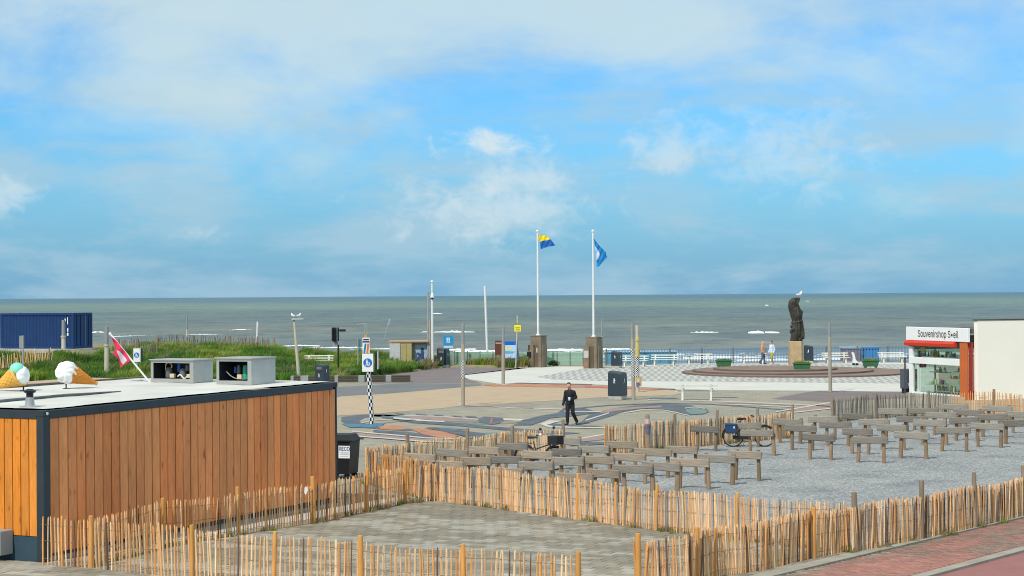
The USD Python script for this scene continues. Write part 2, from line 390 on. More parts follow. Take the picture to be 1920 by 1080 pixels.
def checker_mat():
    a = math.atan2(*(np.array(G(1232, 560.0)) / 1e0)) if False else 0.0
    d = np.array([(1232 - 960) / FPX, 1.0]); d /= np.linalg.norm(d)
    ang = math.atan2(d[0], d[1])
    n = {'geo': ('geometry', {}), 'mp': ('mapping', {'rotation': (0, 0, ang), 'scale': (1, 1, 1)}),
         's': ('mapping', {'scale': (1 / 0.235, 1 / 3.9, 0.0), 'location': (0.13, 0.4, 0.5)}),
         'ck': ('checker_texture', {'scale': 1.0, 'color1': (0.46, 0.45, 0.40), 'color2': (0.325, 0.318, 0.30)}),
         'ns': ('noise_texture', {'scale': 0.9, 'detail': 6.0}), 'rp': ('rgb_ramp', {'ramp': [(0.3, (0.86, 0.86, 0.86)), (0.7, (1.1, 1.1, 1.1))]}),
         'mx': ('mix_color', {'blend_type': 'multiply', 'fac': 1.0}), 'p': ('principled_bsdf', {'roughness': 0.9, 'specular_ior_level': 0.2})}
    l = [('geo.position', 'mp.vector'), ('mp.vector', 's.vector'), ('s.vector', 'ck.vector'), ('geo.position', 'ns.vector'), ('ns.fac', 'rp.fac'), ('ck.color', 'mx.a'), ('rp.color', 'mx.b'), ('mx.result', 'p.base_color')]
    return usdkit.material(stage, '/World/Looks/checkered_plaza_tiles', n, l, surface='p.BSDF')
sheet('checkered_plaza', [(1006, 706.5), (1060, 697), (1097, 690.5), (1190, 688), (1265, 684), (1480, 681.5), (1700, 682.5), (1705, 719), (1440, 716.5), (1240, 714.5), (1130, 714), (1036, 711.5)], 0.008, checker_mat(), 'grey and white checkered paving around the round platform')

# painted street mural
mural = UsdGeom.Xform.Define(stage, '/World/street_mural')
tag(mural, 'colourful curved painting on the paving beside the checkered pole', kind='structure')
paint = {'slate': mat('slate_road_paint', (0.098, 0.112, 0.128), 0.35, 0.9, 0.85, world=True, detail=7), 'white': mat('white_road_paint', (0.48, 0.44, 0.38), 0.2, 2, 0.85, world=True, detail=7),
         'pink': mat('pink_road_paint', (0.285, 0.20, 0.172), 0.2, 1.5, 0.85, world=True, detail=7), 'orange': mat('orange_road_paint', (0.40, 0.185, 0.105), 0.25, 1.3, 0.85, world=True, detail=7),
         'blue': mat('blue_road_paint', (0.07, 0.165, 0.24), 0.2, 2, 0.85, world=True), 'teal': mat('teal_road_paint', (0.15, 0.205, 0.19), 0.2, 2, 0.85, world=True, detail=7), 'red': mat('red_road_paint', (0.48, 0.12, 0.08), 0.15, 2, 0.85, world=True), 'purple': mat('purple_road_paint', (0.17, 0.14, 0.16), 0.2, 2, 0.85, world=True)}
def L(pts, w):
    """A line in pixels, w pixels tall."""
    return [(x, y - w / 2) for x, y in pts] + [(x, y + w / 2) for x, y in pts[::-1]]
def stroke(kind, pts, lev=1):
    z = 0.008 + 0.004 * lev
    p = Polygon(PX(pts, z))
    p = p.buffer(0)
    MB().flat(p, z).build('painted_' + kind + '_shape', paint[kind], mural)
stroke('slate', [(660, 800), (640, 790), (640, 782), (668, 778), (720, 776.5), (755, 779), (720, 780.5), (684, 783), (672, 789), (690, 795), (720, 799), (790, 806), (760, 808), (690, 803)])
stroke('teal', [(700, 777), (760, 779), (850, 788), (925, 795), (880, 795), (800, 789), (730, 783), (700, 780)])
stroke('slate', [(716, 779), (786, 789), (895, 797), (968, 803), (1051, 809), (1090, 812), (1060, 814), (963, 808), (874, 800), (775, 793), (716, 783)], 2)
stroke('white', [(738, 782), (790, 786), (835, 789), (832, 791.5), (780, 788.5), (738, 785)], 3)
stroke('pink', [(757, 778.5), (830, 781), (897, 786), (895, 791), (850, 790), (796, 787), (757, 782)], 3)
stroke('white', L([(757, 778.5), (830, 781), (897, 786)], 1.2), 4)
for a, b in ((740, 755), (778, 798), (812, 830), (846, 862), (872, 892)):
    stroke('slate', [(a, 774 + (a - 740) * 0.045), (b, 775 + (a - 740) * 0.045), (b + 6, 778 + (a - 740) * 0.045), (a + 6, 777 + (a - 740) * 0.045)], 1)
stroke('slate', [(896, 785), (908, 781), (942, 783), (945, 789), (936, 794), (921, 796), (898, 792)], 3)
stroke('red', [(921, 784.5), (924, 784.5), (922, 793), (918, 793)], 4)
stroke('white', [(944, 784), (985, 786), (975, 789), (944, 787.5)], 2)
stroke('pink', [(940, 790), (975, 790), (965, 793), (936, 793)], 2)
stroke('slate', [(962, 797), (981, 788), (1010, 780), (1046, 774), (1057, 764.5), (1098, 765.5), (1121, 773), (1083, 779), (1031, 784), (996, 797)], 3)
stroke('blue', [(640, 794), (679, 795), (722, 793), (715, 799), (690, 802), (655, 801)], 4)
stroke('white', L([(676, 793), (708, 787), (760, 786)], 1.2), 2)
stroke('orange', [(708, 799), (735, 797), (757, 799), (770, 803.5), (740, 806), (716, 805)], 3)
stroke('orange', [(770, 804), (785, 802.5), (806, 805), (830, 809), (862, 817), (845, 821), (818, 819), (792, 814)], 4)
stroke('slate', [(700, 806), (770, 810), (825, 820), (850, 824), (800, 822), (750, 817), (700, 810)], 2)
stroke('slate', [(794, 802.5), (840, 803), (874, 808), (911, 812.5), (905, 818), (880, 822), (864, 816), (830, 809), (806, 804)], 5)
stroke('teal', [(911, 811), (930, 811), (945, 814), (920, 818), (898, 820)], 3)
stroke('teal', [(795, 800), (850, 801), (880, 806), (850, 805)], 2)
stroke('pink', [(660, 810), (740, 817), (800, 822), (862, 823), (840, 828), (775, 825), (700, 818), (660, 816)], 1)
stroke('white', L([(660, 808.5), (740, 815.5), (800, 821), (852, 822)], 2.0), 6)
stroke('white', L([(660, 817), (720, 821), (790, 827), (850, 829)], 2.2), 6)
# the arch and its neighbours
stroke('slate', [(1080, 796), (1092, 789), (1105, 777), (1146, 766), (1193, 760), (1242, 757), (1294, 759.5), (1325, 766), (1330, 772), (1318, 777), (1290, 778), (1268, 771), (1242, 767), (1203, 766), (1167, 772), (1146, 780), (1122, 787), (1090, 796)], 2)
stroke('pink', [(1150, 765), (1190, 763), (1240, 760.5), (1240, 763.5), (1195, 766), (1150, 771), (1125, 775), (1130, 771)], 3)
stroke('white', L([(1170, 774), (1205, 768.5), (1245, 769), (1270, 774), (1292, 779)], 1.4), 3)
stroke('white', L([(1098, 788), (1142, 774)], 2.0), 4)
stroke('teal', [(1285, 767), (1305, 764.5), (1326, 769), (1324, 774.5), (1300, 777), (1288, 773)], 4)
stroke('white', L([(1284, 765), (1305, 763), (1322, 766)], 1.2), 5)
stroke('slate', L([(1060, 767), (1140, 760), (1242, 756), (1330, 757.5), (1420, 764), (1480, 769)], 1.8), 1)
stroke('white', [(1012, 795), (1030, 788), (1055, 789), (1040, 792), (1025, 797), (1040, 799), (1135, 801), (1135, 803), (1030, 801.5)], 4)
stroke('slate', [(1030, 793), (1080, 797), (1135, 799), (1060, 799.5), (1030, 798)], 3)
stroke('white', L([(860, 757), (955, 764.5), (1058, 767)], 1.4), 1)
stroke('white', L([(1058, 771), (1128, 772)], 1.4), 4)
stroke('pink', L([(868, 760), (940, 762), (1000, 765)], 1.8), 2)
stroke('slate', [(1215, 747), (1265, 745.5), (1275, 748), (1225, 749.5)], 1)  # dark band painted where the tall pole casts its shadow
stroke('white', L([(1215, 749.5), (1276, 750.5), (1400, 754), (1478, 757.5), (1558, 762)], 1.3), 2)
stroke('pink', [(1340, 754), (1400, 753.5), (1558, 760), (1558, 763), (1400, 756.5), (1340, 756)], 1)
stroke('white', L([(1340, 757), (1420, 760), (1490, 763)], 1.2), 3)
stroke('slate', L([(1330, 745), (1385, 745), (1365, 749), (1340, 757)], 1.0), 1)
stroke('pink', [(1478, 768), (1557, 755), (1557, 766), (1492, 773)], 2)
stroke('white', L([(1455, 772), (1557, 754.5)], 1.8), 4)
stroke('white', L([(1480, 774), (1557, 765.5)], 1.8), 4)
stroke('pink', [(1060, 828), (1133, 815), (1133, 824), (1080, 829)], 2)
stroke('white', L([(1050, 829), (1133, 814)], 1.8), 3)
stroke('slate', [(1065, 832), (1100, 828), (1133, 829), (1133, 833), (1070, 836)], 3)
stroke('orange', [(906, 721.5), (921, 719.4), (945, 721.8), (965, 718.6), (1109, 721.2), (1096, 727), (1000, 725.5), (926, 724.2)], 2)
stroke('slate', [(965, 717.6), (1040, 718.6), (1112, 720), (1100, 722), (1040, 720.5), (966, 719)], 3)
stroke('red', L([(1098, 724.5), (1160, 727), (1192, 728)], 3.0), 3)
stroke('orange', L([(1192, 728), (1236, 729.5)], 3.0), 3)
stroke('slate', L([(1236, 729.2), (1290, 731.2), (1340, 732)], 1.2), 3)

# ------------------------------------------------------------------ gravel yard, pavers and bricks
gravel_px = [(684, 906), (752, 925), (821, 941), (1080, 976), (1230, 996), (1590, 1037), (1780, 1003), (2040, 940), (2040, 790), (1820, 779), (1690, 782), (1556, 793), (1485, 821), (1300, 838.5), (1133, 853), (1060, 857), (960, 864), (870, 879), (760, 893)]
sheet('gravel_yard', gravel_px, 0.012, gravel_m, 'blue grey gravel yard inside the picket fences')
K0, KR = G(83, 1055.0), 64.2                       # the kiosk's near corner; its long side runs along KL
KL = np.array([math.cos(math.radians(KR)), math.sin(math.radians(KR))]); KE = np.array([KL[1], -KL[0]])
fore_px = [(-60, 1050), (84, 1056), (165, 1052), (300, 1020), (440, 990), (580, 960), (700, 945), (760, 935), (821, 940), (1080, 975), (1230, 995), (1590, 1037), (1460, 1085), (1380, 1120), (1300, 1165), (-60, 1165)]
fore = Polygon(PX(fore_px))
pavement = UsdGeom.Xform.Define(stage, '/World/paver_yard')
tag(pavement, 'grey brown concrete pavers in the yard in front of the kiosk', kind='structure')
joint_m = mat('sandy_joints', (0.13, 0.12, 0.09), 0.2, 4, 0.95, world=True)
MB().flat(fore, 0.004).build('joint_bed', joint_m, pavement)
tile_ms = [mat('paver_' + k, c, 0.16, 2.2, 0.9, bump=0.15, rand=0.10, world=True, detail=6) for k, c in
           (('grey_brown', (0.245, 0.215, 0.165)), ('olive_grey', (0.185, 0.165, 0.125)), ('pale_grey', (0.34, 0.315, 0.26)), ('sandy', (0.285, 0.245, 0.18)))]
tiles = []
trng = random.Random(3)
for i in range(-40, 60):
    for j in range(-60, 80):
        off = 0.15 if j % 2 else 0.0
        c = K0 + KE * (0.3 * i + off) + KL * (0.3 * j)
        if fore.contains(Point(*c)):
            d = (c - np.array(G(960, 540 + 560)))
            tiles.append((float(c[1]), c, i, j))
def inview(c):
    u = c[0] / c[1] * FPX + 960; v = 553 + CAMZ * FPX / c[1]
    return -20 < u < 1940 and v < 1095
tiles.sort(key=lambda t: (not inview(t[1]), t[0]))
rest = [MB() for _ in tile_ms]
for q, (dy, c, i, j) in enumerate(tiles):
    p = 0.5 + 1.25 * (meshkit.noise([i * 0.14 + 5, j * 0.42, 1.5]) - 0.5) + trng.uniform(-0.2, 0.2)
    k = 2 if p > 0.66 else 3 if p > 0.56 else 0 if p > 0.36 else 1
    b = MB() if q < 300 else rest[k]
    hz = 0.028 + trng.uniform(-0.003, 0.003)
    b.bbox((c[0], c[1], hz / 2), (0.286, 0.286, hz), 0.006, KR - 90) if q < 300 else b.box((c[0], c[1], hz / 2), (0.286, 0.286, hz), KR - 90)
    if q < 300:
        b.build('paver', tile_ms[k], pavement)
for k, b in enumerate(rest):
    if b.n:
        b.build('far_pavers', tile_ms[k], pavement, kind='stuff')

# pavement along the street at the lower right
bA, bB = G(1460, 1080), G(1920, 971)
def sedge(s, off):
    """A point on the street edge, s metres from its lower end; the edge bends gently; off metres towards the street."""
    d = (bB - bA) / np.linalg.norm(bB - bA); nrm = np.array([d[1], -d[0]])
    L0 = np.linalg.norm(bB - bA)
    return bA + d * s + nrm * (off + 0.0 * s)
def strip(o0, o1, s0=-6.0, s1=22.0):
    return [tuple(sedge(s0, o0)), tuple(sedge(s1, o0)), tuple(sedge(s1, o1)), tuple(sedge(s0, o1))]
kerb_m = mat('sandy_concrete', (0.30, 0.275, 0.225), 0.2, 1.8, 0.95, world=True, detail=8)
MB().prism(strip(-0.30, 0.06), -0.05, 0.05).build('pale_kerb', kerb_m, label='pale concrete edging along the foot of the right fence', kind='structure')
SW = 2.18
brick_walk = UsdGeom.Xform.Define(stage, '/World/brick_pavement')
tag(brick_walk, 'red brick pavement beside the right fence', kind='structure')
MB().flat(strip(0.06, SW), 0.006).build('joint_bed', joint_m, brick_walk)
brick_ms = [mat('brick_' + k, c, 0.14, 6, 0.9, rand=0.14, world=True) for k, c in (('red', (0.29, 0.14, 0.11)), ('brown', (0.235, 0.15, 0.115)), ('dull', (0.27, 0.20, 0.155)), ('bright', (0.335, 0.155, 0.12)))]
bricks = []
for i in range(-60, 200):
    for j in range(0, 11):
        s = i * 0.107; o = 0.06 + 0.105 + j * 0.212 + (0.106 if i % 2 else 0) - 0.05
        if 0.12 < o < SW - 0.09 and -5 < s < 20:
            bricks.append((s, o))
bricks.sort(key=lambda t: abs(t[0] - 2.2) if inview(sedge(*t)) else 99)
brest = [MB() for _ in brick_ms]
bd = math.degrees(math.atan2(*(bB - bA)[::-1]))
for q, (s, o) in enumerate(bricks):
    c = sedge(s, o); p = meshkit.noise([s * 0.5, o * 1.2, 9.0]) * 0.7 + trng.random() * 0.45
    k = 2 if p < 0.38 else 1 if p < 0.56 else 0 if p < 0.78 else 3
    b = MB() if q < 300 else brest[k]
    hz = 0.03 + trng.uniform(-0.003, 0.003)
    (b.bbox if q < 300 else b.box)((c[0], c[1], hz / 2), (0.098, 0.204, hz), *([0.005] if q < 300 else []), rz=bd)
    if q < 300:
        b.build('brick', brick_ms[k], brick_walk)
for k, b in enumerate(brest):
    if b.n:
        b.build('far_bricks', brick_ms[k], brick_walk, kind='stuff')
kerb = UsdGeom.Xform.Define(stage, '/World/street_kerb')
tag(kerb, 'pale concrete kerb stones between brick pavement and red cycle path', kind='structure')
for i in range(-5, 20):
    q = [tuple(sedge(i + 0.006, SW)), tuple(sedge(i + 0.994, SW)), tuple(sedge(i + 0.994, SW + 0.26)), tuple(sedge(i + 0.006, SW + 0.26))]
    MB().prism(q, -0.1, 0.055).build('kerb_stone', kerb_m, kerb)
MB().flat(strip(SW + 0.26, SW + 6), 0.005).build('cycle_path', redasphalt_m, label='red asphalt cycle path at the lower right', kind='structure')

# ------------------------------------------------------------------ dunes
def sstep(a, b, x):
    t = np.clip((x - a) / (b - a), 0, 1); return t * t * (3 - 2 * t)
def dune_h(x, y):
    x = np.asarray(x, float); y = np.asarray(y, float)
    amp = 0.78 * (1 - sstep(-19.5, -14.5, x)) + 0.30 * (1 - sstep(-11, -7, x)) + 0.12
    amp = amp + 0.0 * np.exp(-((x + 24) / 4.0) ** 2)
    up = sstep(117.5, 139, y)
    down = sstep(150, 172, y)
    bumps = (meshkit.noise(np.stack([x / 3.1, y / 4.0, 0 * x], -1)) - 0.5) * 0.5 + (meshkit.noise(np.stack([x / 1.1, y / 1.3, 0 * x + 4], -1)) - 0.5) * 0.16
    h = amp * up + bumps * np.clip(up * 3, 0, 1) * np.clip(amp, 0.15, 1)
    pad = (1 - sstep(-30.5, -28.5, x)) * sstep(127, 131, y)
    h = h * (1 - pad) + 1.72 * pad
    h = np.where(y < 145, np.maximum(h, 0.0), h)
    return h * (1 - down) - 4.9 * down
dn = MB()
gx = np.linspace(-62, 1.5, 150); gy = np.linspace(117.2, 176, 110)
X, Y = np.meshgrid(gx, gy)
# the grass keeps off the brick road and the pale plaza
road = Polygon(PX([(640, 712), (690, 707), (842, 689), (986, 690), (1000, 690), (1000, 740), (640, 740)])).union(Polygon([(1.2, 105), (1.2, 160), (8, 160), (8, 105)]))
keep = shapely.contains_xy(road.buffer(0.1), X, Y)
Z = dune_h(X, Y) + 0.02
Z = np.where(keep, -0.3, Z)
Z = np.where((Y < 117.6), -0.2, Z)
dn.add(np.stack([X, Y, Z], -1).reshape(-1, 3), [[i * 150 + j, i * 150 + j + 1, (i + 1) * 150 + j + 1, (i + 1) * 150 + j] for i in range(109) for j in range(149)])
dune_m = mat('dune_soil', (0.13, 0.13, 0.06), 0.3, 0.7, 0.95, world=True, col2=(0.30, 0.25, 0.15), detail=6)
dn.build('dune', dune_m, label='low grass covered dune on the left', kind='structure', smooth=True)

def leaf_mat(name, c, c2):
    n = {'oi': ('object_info', {}), 'rp': ('rgb_ramp', {'ramp': [(0.0, c), (1.0, c2)]}), 'p': ('principled_bsdf', {'roughness': 0.6, 'specular_ior_level': 0.25}), 't': ('translucent_bsdf', {}), 'm': ('mix_closure', {'fac': 0.38})}
    return usdkit.material(stage, '/World/Looks/' + name, n, [('oi.random', 'rp.fac'), ('rp.color', 'p.base_color'), ('rp.color', 't.color'), ('p.BSDF', 'm.closure1'), ('t.BSDF', 'm.closure2')], surface='m.closure')
grass_ms = [leaf_mat('fresh_grass', (0.095, 0.20, 0.024), (0.18, 0.30, 0.042)), leaf_mat('yellow_green_grass', (0.20, 0.275, 0.03), (0.29, 0.34, 0.06)), leaf_mat('dark_grass', (0.055, 0.135, 0.026), (0.105, 0.205, 0.036)), leaf_mat('dry_grass', (0.26, 0.20, 0.09), (0.34, 0.27, 0.14))]
def clump(seed, h, n=26, spread=0.26, w=0.028):
    r = random.Random(seed); b = MB()
    for _ in range(n):
        a = r.uniform(0, 2 * math.pi); d = spread * math.sqrt(r.random())
        p = np.array([d * math.cos(a), d * math.sin(a), -0.05]); hh = h * r.uniform(0.55, 1.05)
        lean = np.array([math.cos(a), math.sin(a), 0]) * hh * r.uniform(0.05, 0.5) + np.array([0.22 * hh, 0, 0])
        s = np.array([-math.sin(a + r.uniform(-.8, .8)), math.cos(a), 0]) * w * r.uniform(0.6, 1.3)
        m_ = p + lean * 0.35 + [0, 0, hh * 0.6]; t = p + lean + [0, 0, hh]
        b.add([p - s, p + s, m_ + s * 0.7, m_ - s * 0.7, t], [[0, 1, 2], [0, 2, 3], [3, 2, 4]])
    return b
def grass(name, label, pts, kinds, scl, seed):
    pi = UsdGeom.PointInstancer.Define(stage, numbered('/World', name))
    tag(pi, label, 'grass', kind='stuff')
    prot = []
    for k in range(4):
        m_ = clump(seed * 10 + k, 0.62 if k != 3 else 0.7).build('tuft', grass_ms[k], pi)
        prot.append(m_.GetPath())
    pi.CreatePrototypesRel().SetTargets(prot)
    pi.CreateProtoIndicesAttr(Vt.IntArray([int(k) for k in kinds]))
    pi.CreatePositionsAttr(Vt.Vec3fArray.FromNumpy(np.asarray(pts, np.float32)))
    r = random.Random(seed)
    pi.CreateOrientationsAttr(Vt.QuathArray([Gf.Quath(math.cos(a), 0, 0, math.sin(a)) for a in [r.uniform(-0.6, 0.6) for _ in pts]]))
    pi.CreateScalesAttr(Vt.Vec3fArray.FromNumpy(np.asarray(scl, np.float32)[:, None] * np.array([[1.15, 1.15, 1]], np.float32)))
gr = np.random.default_rng(5)
N = 26000
gxp = gr.uniform(-45, 2.5, N); gyp = 117.8 + (gr.random(N)) * 36
hh = dune_h(gxp, gyp)
ok = ~shapely.contains_xy(road.buffer(0.25), gxp, gyp) & ~((gxp < -29.5) & (gyp > 129.5)) & ~((gxp > -7) & (gyp > 149))
dens = meshkit.noise(np.stack([gxp / 2.2, gyp / 3.5, 0 * gxp + 8], -1))
ok &= dens > 0.25
gxp, gyp, hh = gxp[ok], gyp[ok], hh[ok]
tone = meshkit.fbm(np.stack([gxp / 3.0, gyp / 5.0, 0 * gxp + 2], -1), 3) + gr.normal(0, 0.07, len(gxp))
kind = np.where(tone > 0.64, 1, np.where(tone > 0.42, 0, 2)); kind = np.where(gr.random(len(gxp)) < 0.045, 3, kind)
dry = (gxp > -7) & (gr.random(len(gxp)) < 0.35); kind = np.where(dry, 3, kind)
low = (0.5 + 0.75 * meshkit.noise(np.stack([gxp / 1.3, gyp / 2.0, 0 * gxp + 11], -1))) * gr.uniform(0.6, 1.35, len(gxp))
grass('dune_grass', 'tall green and yellowish grass covering the dune', np.column_stack([gxp, gyp, hh]), kind, low, 1)

# ------------------------------------------------------------------ the sea
SEA = -6.0
def sea_mat():
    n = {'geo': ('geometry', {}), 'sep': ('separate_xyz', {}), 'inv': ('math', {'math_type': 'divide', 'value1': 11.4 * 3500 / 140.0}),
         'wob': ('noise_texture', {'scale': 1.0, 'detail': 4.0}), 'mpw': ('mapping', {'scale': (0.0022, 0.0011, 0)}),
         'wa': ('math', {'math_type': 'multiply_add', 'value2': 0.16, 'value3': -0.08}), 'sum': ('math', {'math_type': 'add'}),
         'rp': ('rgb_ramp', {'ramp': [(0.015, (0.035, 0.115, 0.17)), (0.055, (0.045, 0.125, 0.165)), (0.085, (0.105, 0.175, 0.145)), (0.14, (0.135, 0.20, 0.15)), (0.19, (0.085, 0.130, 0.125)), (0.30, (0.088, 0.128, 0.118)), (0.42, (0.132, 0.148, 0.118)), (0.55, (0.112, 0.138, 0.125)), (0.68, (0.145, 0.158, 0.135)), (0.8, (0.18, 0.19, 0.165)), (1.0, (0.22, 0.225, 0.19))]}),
         'mps': ('mapping', {'scale': (0.055, 0.030, 0.0)}), 'st': ('noise_texture', {'scale': 1.0, 'detail': 8.0, 'roughness': 0.68, 'distortion': 0.4}),
         'rs': ('rgb_ramp', {'ramp': [(0.32, (0.50, 0.53, 0.56)), (0.47, (0.92, 0.93, 0.94)), (0.55, (1.1, 1.1, 1.08)), (0.70, (1.55, 1.5, 1.40))]}),
         'mx': ('mix_color', {'blend_type': 'multiply', 'fac': 0.9, 'use_clamp': False}),
         'mps2': ('mapping', {'scale': (0.012, 0.0065, 0.0), 'location': (3.0, 8.0, 0)}), 'st2': ('noise_texture', {'scale': 1.0, 'detail': 5.0, 'roughness': 0.6, 'distortion': 0.4}), 'rs2': ('rgb_ramp', {'ramp': [(0.35, (0.78, 0.79, 0.80)), (0.65, (1.18, 1.16, 1.10))]}), 'dk': ('mix_color', {'blend_type': 'multiply', 'fac': 1.0, 'b': (0.90, 0.86, 0.82)}), 'mx2': ('mix_color', {'blend_type': 'multiply', 'fac': 1.0, 'use_clamp': False}),
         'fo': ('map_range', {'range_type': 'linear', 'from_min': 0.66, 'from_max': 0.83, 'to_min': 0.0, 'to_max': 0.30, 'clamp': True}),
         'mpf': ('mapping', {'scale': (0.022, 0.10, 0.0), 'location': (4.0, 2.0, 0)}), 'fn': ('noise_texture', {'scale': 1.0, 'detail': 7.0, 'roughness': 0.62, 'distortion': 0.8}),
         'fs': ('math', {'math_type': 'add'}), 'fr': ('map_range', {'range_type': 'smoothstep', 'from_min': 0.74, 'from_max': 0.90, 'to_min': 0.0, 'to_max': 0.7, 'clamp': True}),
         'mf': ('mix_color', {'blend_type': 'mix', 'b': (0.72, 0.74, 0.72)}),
         'mpb': ('mapping', {'scale': (0.10, 0.10, 0.0)}), 'nb': ('noise_texture', {'scale': 1.0, 'detail': 6.0, 'roughness': 0.65}),
         'bp': ('bump', {'strength': 1.0, 'distance': 2.2}),
         'p': ('principled_bsdf', {'roughness': 0.36, 'ior': 1.33, 'specular_ior_level': 0.42})}
    l = [('geo.position', 'sep.vector'), ('sep.y', 'inv.value2'), ('geo.position', 'mpw.vector'), ('mpw.vector', 'wob.vector'), ('wob.fac', 'wa.value1'), ('inv.value', 'sum.value1'), ('wa.value', 'sum.value2'), ('sum.value', 'rp.fac'),
         ('geo.position', 'mps.vector'), ('mps.vector', 'st.vector'), ('st.fac', 'rs.fac'), ('rp.color', 'dk.a'), ('dk.result', 'mx.a'), ('rs.color', 'mx.b'),
         ('inv.value', 'fo.value'), ('geo.position', 'mpf.vector'), ('mpf.vector', 'fn.vector'), ('fn.fac', 'fs.value1'), ('fo.result', 'fs.value2'), ('fs.value', 'fr.value'),
         ('geo.position', 'mps2.vector'), ('mps2.vector', 'st2.vector'), ('st2.fac', 'rs2.fac'), ('mx.result', 'mx2.a'), ('rs2.color', 'mx2.b'), ('mx2.result', 'mf.a'), ('fr.result', 'mf.fac'), ('mf.result', 'p.base_color'),
         ('geo.position', 'mpb.vector'), ('mpb.vector', 'nb.vector'), ('nb.fac', 'bp.height'), ('bp.normal', 'p.normal')]
    return usdkit.material(stage, '/World/Looks/sea_water', n, l, surface='p.BSDF')
sea = UsdGeom.Xform.Define(stage, '/World/sea')
tag(sea, 'grey green choppy sea up to the horizon', kind='structure')
rows = 11.4 * 3500 / np.concatenate([np.linspace(138, 12, 360), np.linspace(11.6, 1.0, 28)])
rows = np.concatenate([rows, [60000.0]])
cols = np.linspace(-0.42, 0.42, 260)
YY = rows[:, None] * np.ones_like(cols); XX = rows[:, None] * cols
amp = 0.55 * np.clip((3000 - YY) / 2600, 0, 1) * np.clip((YY - 285) / 80, 0.12, 1)
wv = meshkit.noise(np.stack([XX / 26, YY / 16, 0 * XX], -1)) * 0.6 + meshkit.noise(np.stack([XX / 10, YY / 6, 0 * XX + 3], -1)) * 0.4 - 0.5
ZZ = SEA + 2 * amp * wv
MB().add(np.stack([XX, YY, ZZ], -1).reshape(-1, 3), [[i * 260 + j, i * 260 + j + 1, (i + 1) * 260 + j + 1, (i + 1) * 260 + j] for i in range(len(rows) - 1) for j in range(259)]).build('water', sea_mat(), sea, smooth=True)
foam_m = mat('sea_foam', (0.78, 0.80, 0.79), 0.1, 0.5, 0.9, world=True)
def breaker(x0, x1, py, hpx, seed, mono=True):
    """A breaking crest: a lumpy white ridge lying on the water."""
    mid = (x0 + x1) / 2
    yh = 553.5 - 0.00677 * (mid - 960)
    D = 11.4 * FPX / (py - yh); k = D / FPX
    n = max(8, int((x1 - x0) / 1.6)); b = MB(); v = []
    r = np.random.default_rng(seed)
    for i in range(n + 1):
        t = i / n; env = (math.sin(math.pi * t) ** 0.6) * (0.35 + 0.9 * meshkit.noise([i * 0.33, seed, 0.5]))
        hgt = hpx * k * env; x, _ = at(x0 + (x1 - x0) * t, py, D); y = D + 3.0 * meshkit.noise([i * 0.15, seed, 7.0]) * k * 8
        x = x * y / D
        for a in (-1.0, -0.55, 0.0, 0.5, 1.0):
            v.append([x, y + a * 1.6, SEA - 0.25 + (0.25 + hgt) * max(0, 1 - a * a) + (0.1 * r.random() if abs(a) < 1 else 0)])
    f = [[i * 5 + j, i * 5 + j + 1, (i + 1) * 5 + j + 1, (i + 1) * 5 + j] for i in range(n) for j in range(4)]
    b.add(v, f).build('breaking_wave', foam_m, sea, smooth=True)
for q in ((424, 474, 620.5, 3.2), (808, 892, 624, 3.4), (786, 812, 623.5, 1.6), (1292, 1348, 624.5, 3.2), (1402, 1432, 623.5, 3.2), (1434, 1460, 623, 1.2), (1434, 1441, 573, 1.6), (168, 196, 624, 2.6), (1510, 1518, 565, 1.0), (812, 830, 588, 0.9),
          (520, 600, 649, 1.4), (560, 690, 653, 2.2), (600, 740, 657, 2.4), (690, 800, 655, 2.0), (720, 800, 659, 2.6), (820, 900, 656, 2.0), (850, 960, 659, 2.2), (900, 1000, 662, 2.4), (1020, 1100, 657, 2.8), (1030, 1110, 661, 2.0), (1100, 1190, 655, 1.5), (330, 420, 628, 1.2), (210, 300, 631, 1.0), (1500, 1640, 666, 2.4), (1280, 1420, 670, 2.2), (1620, 1700, 669, 3), (1500, 1600, 674, 2.4), (1240, 1330, 665, 1.6), (1380, 1500, 675, 2)):
    breaker(*q, seed=int(q[0]))

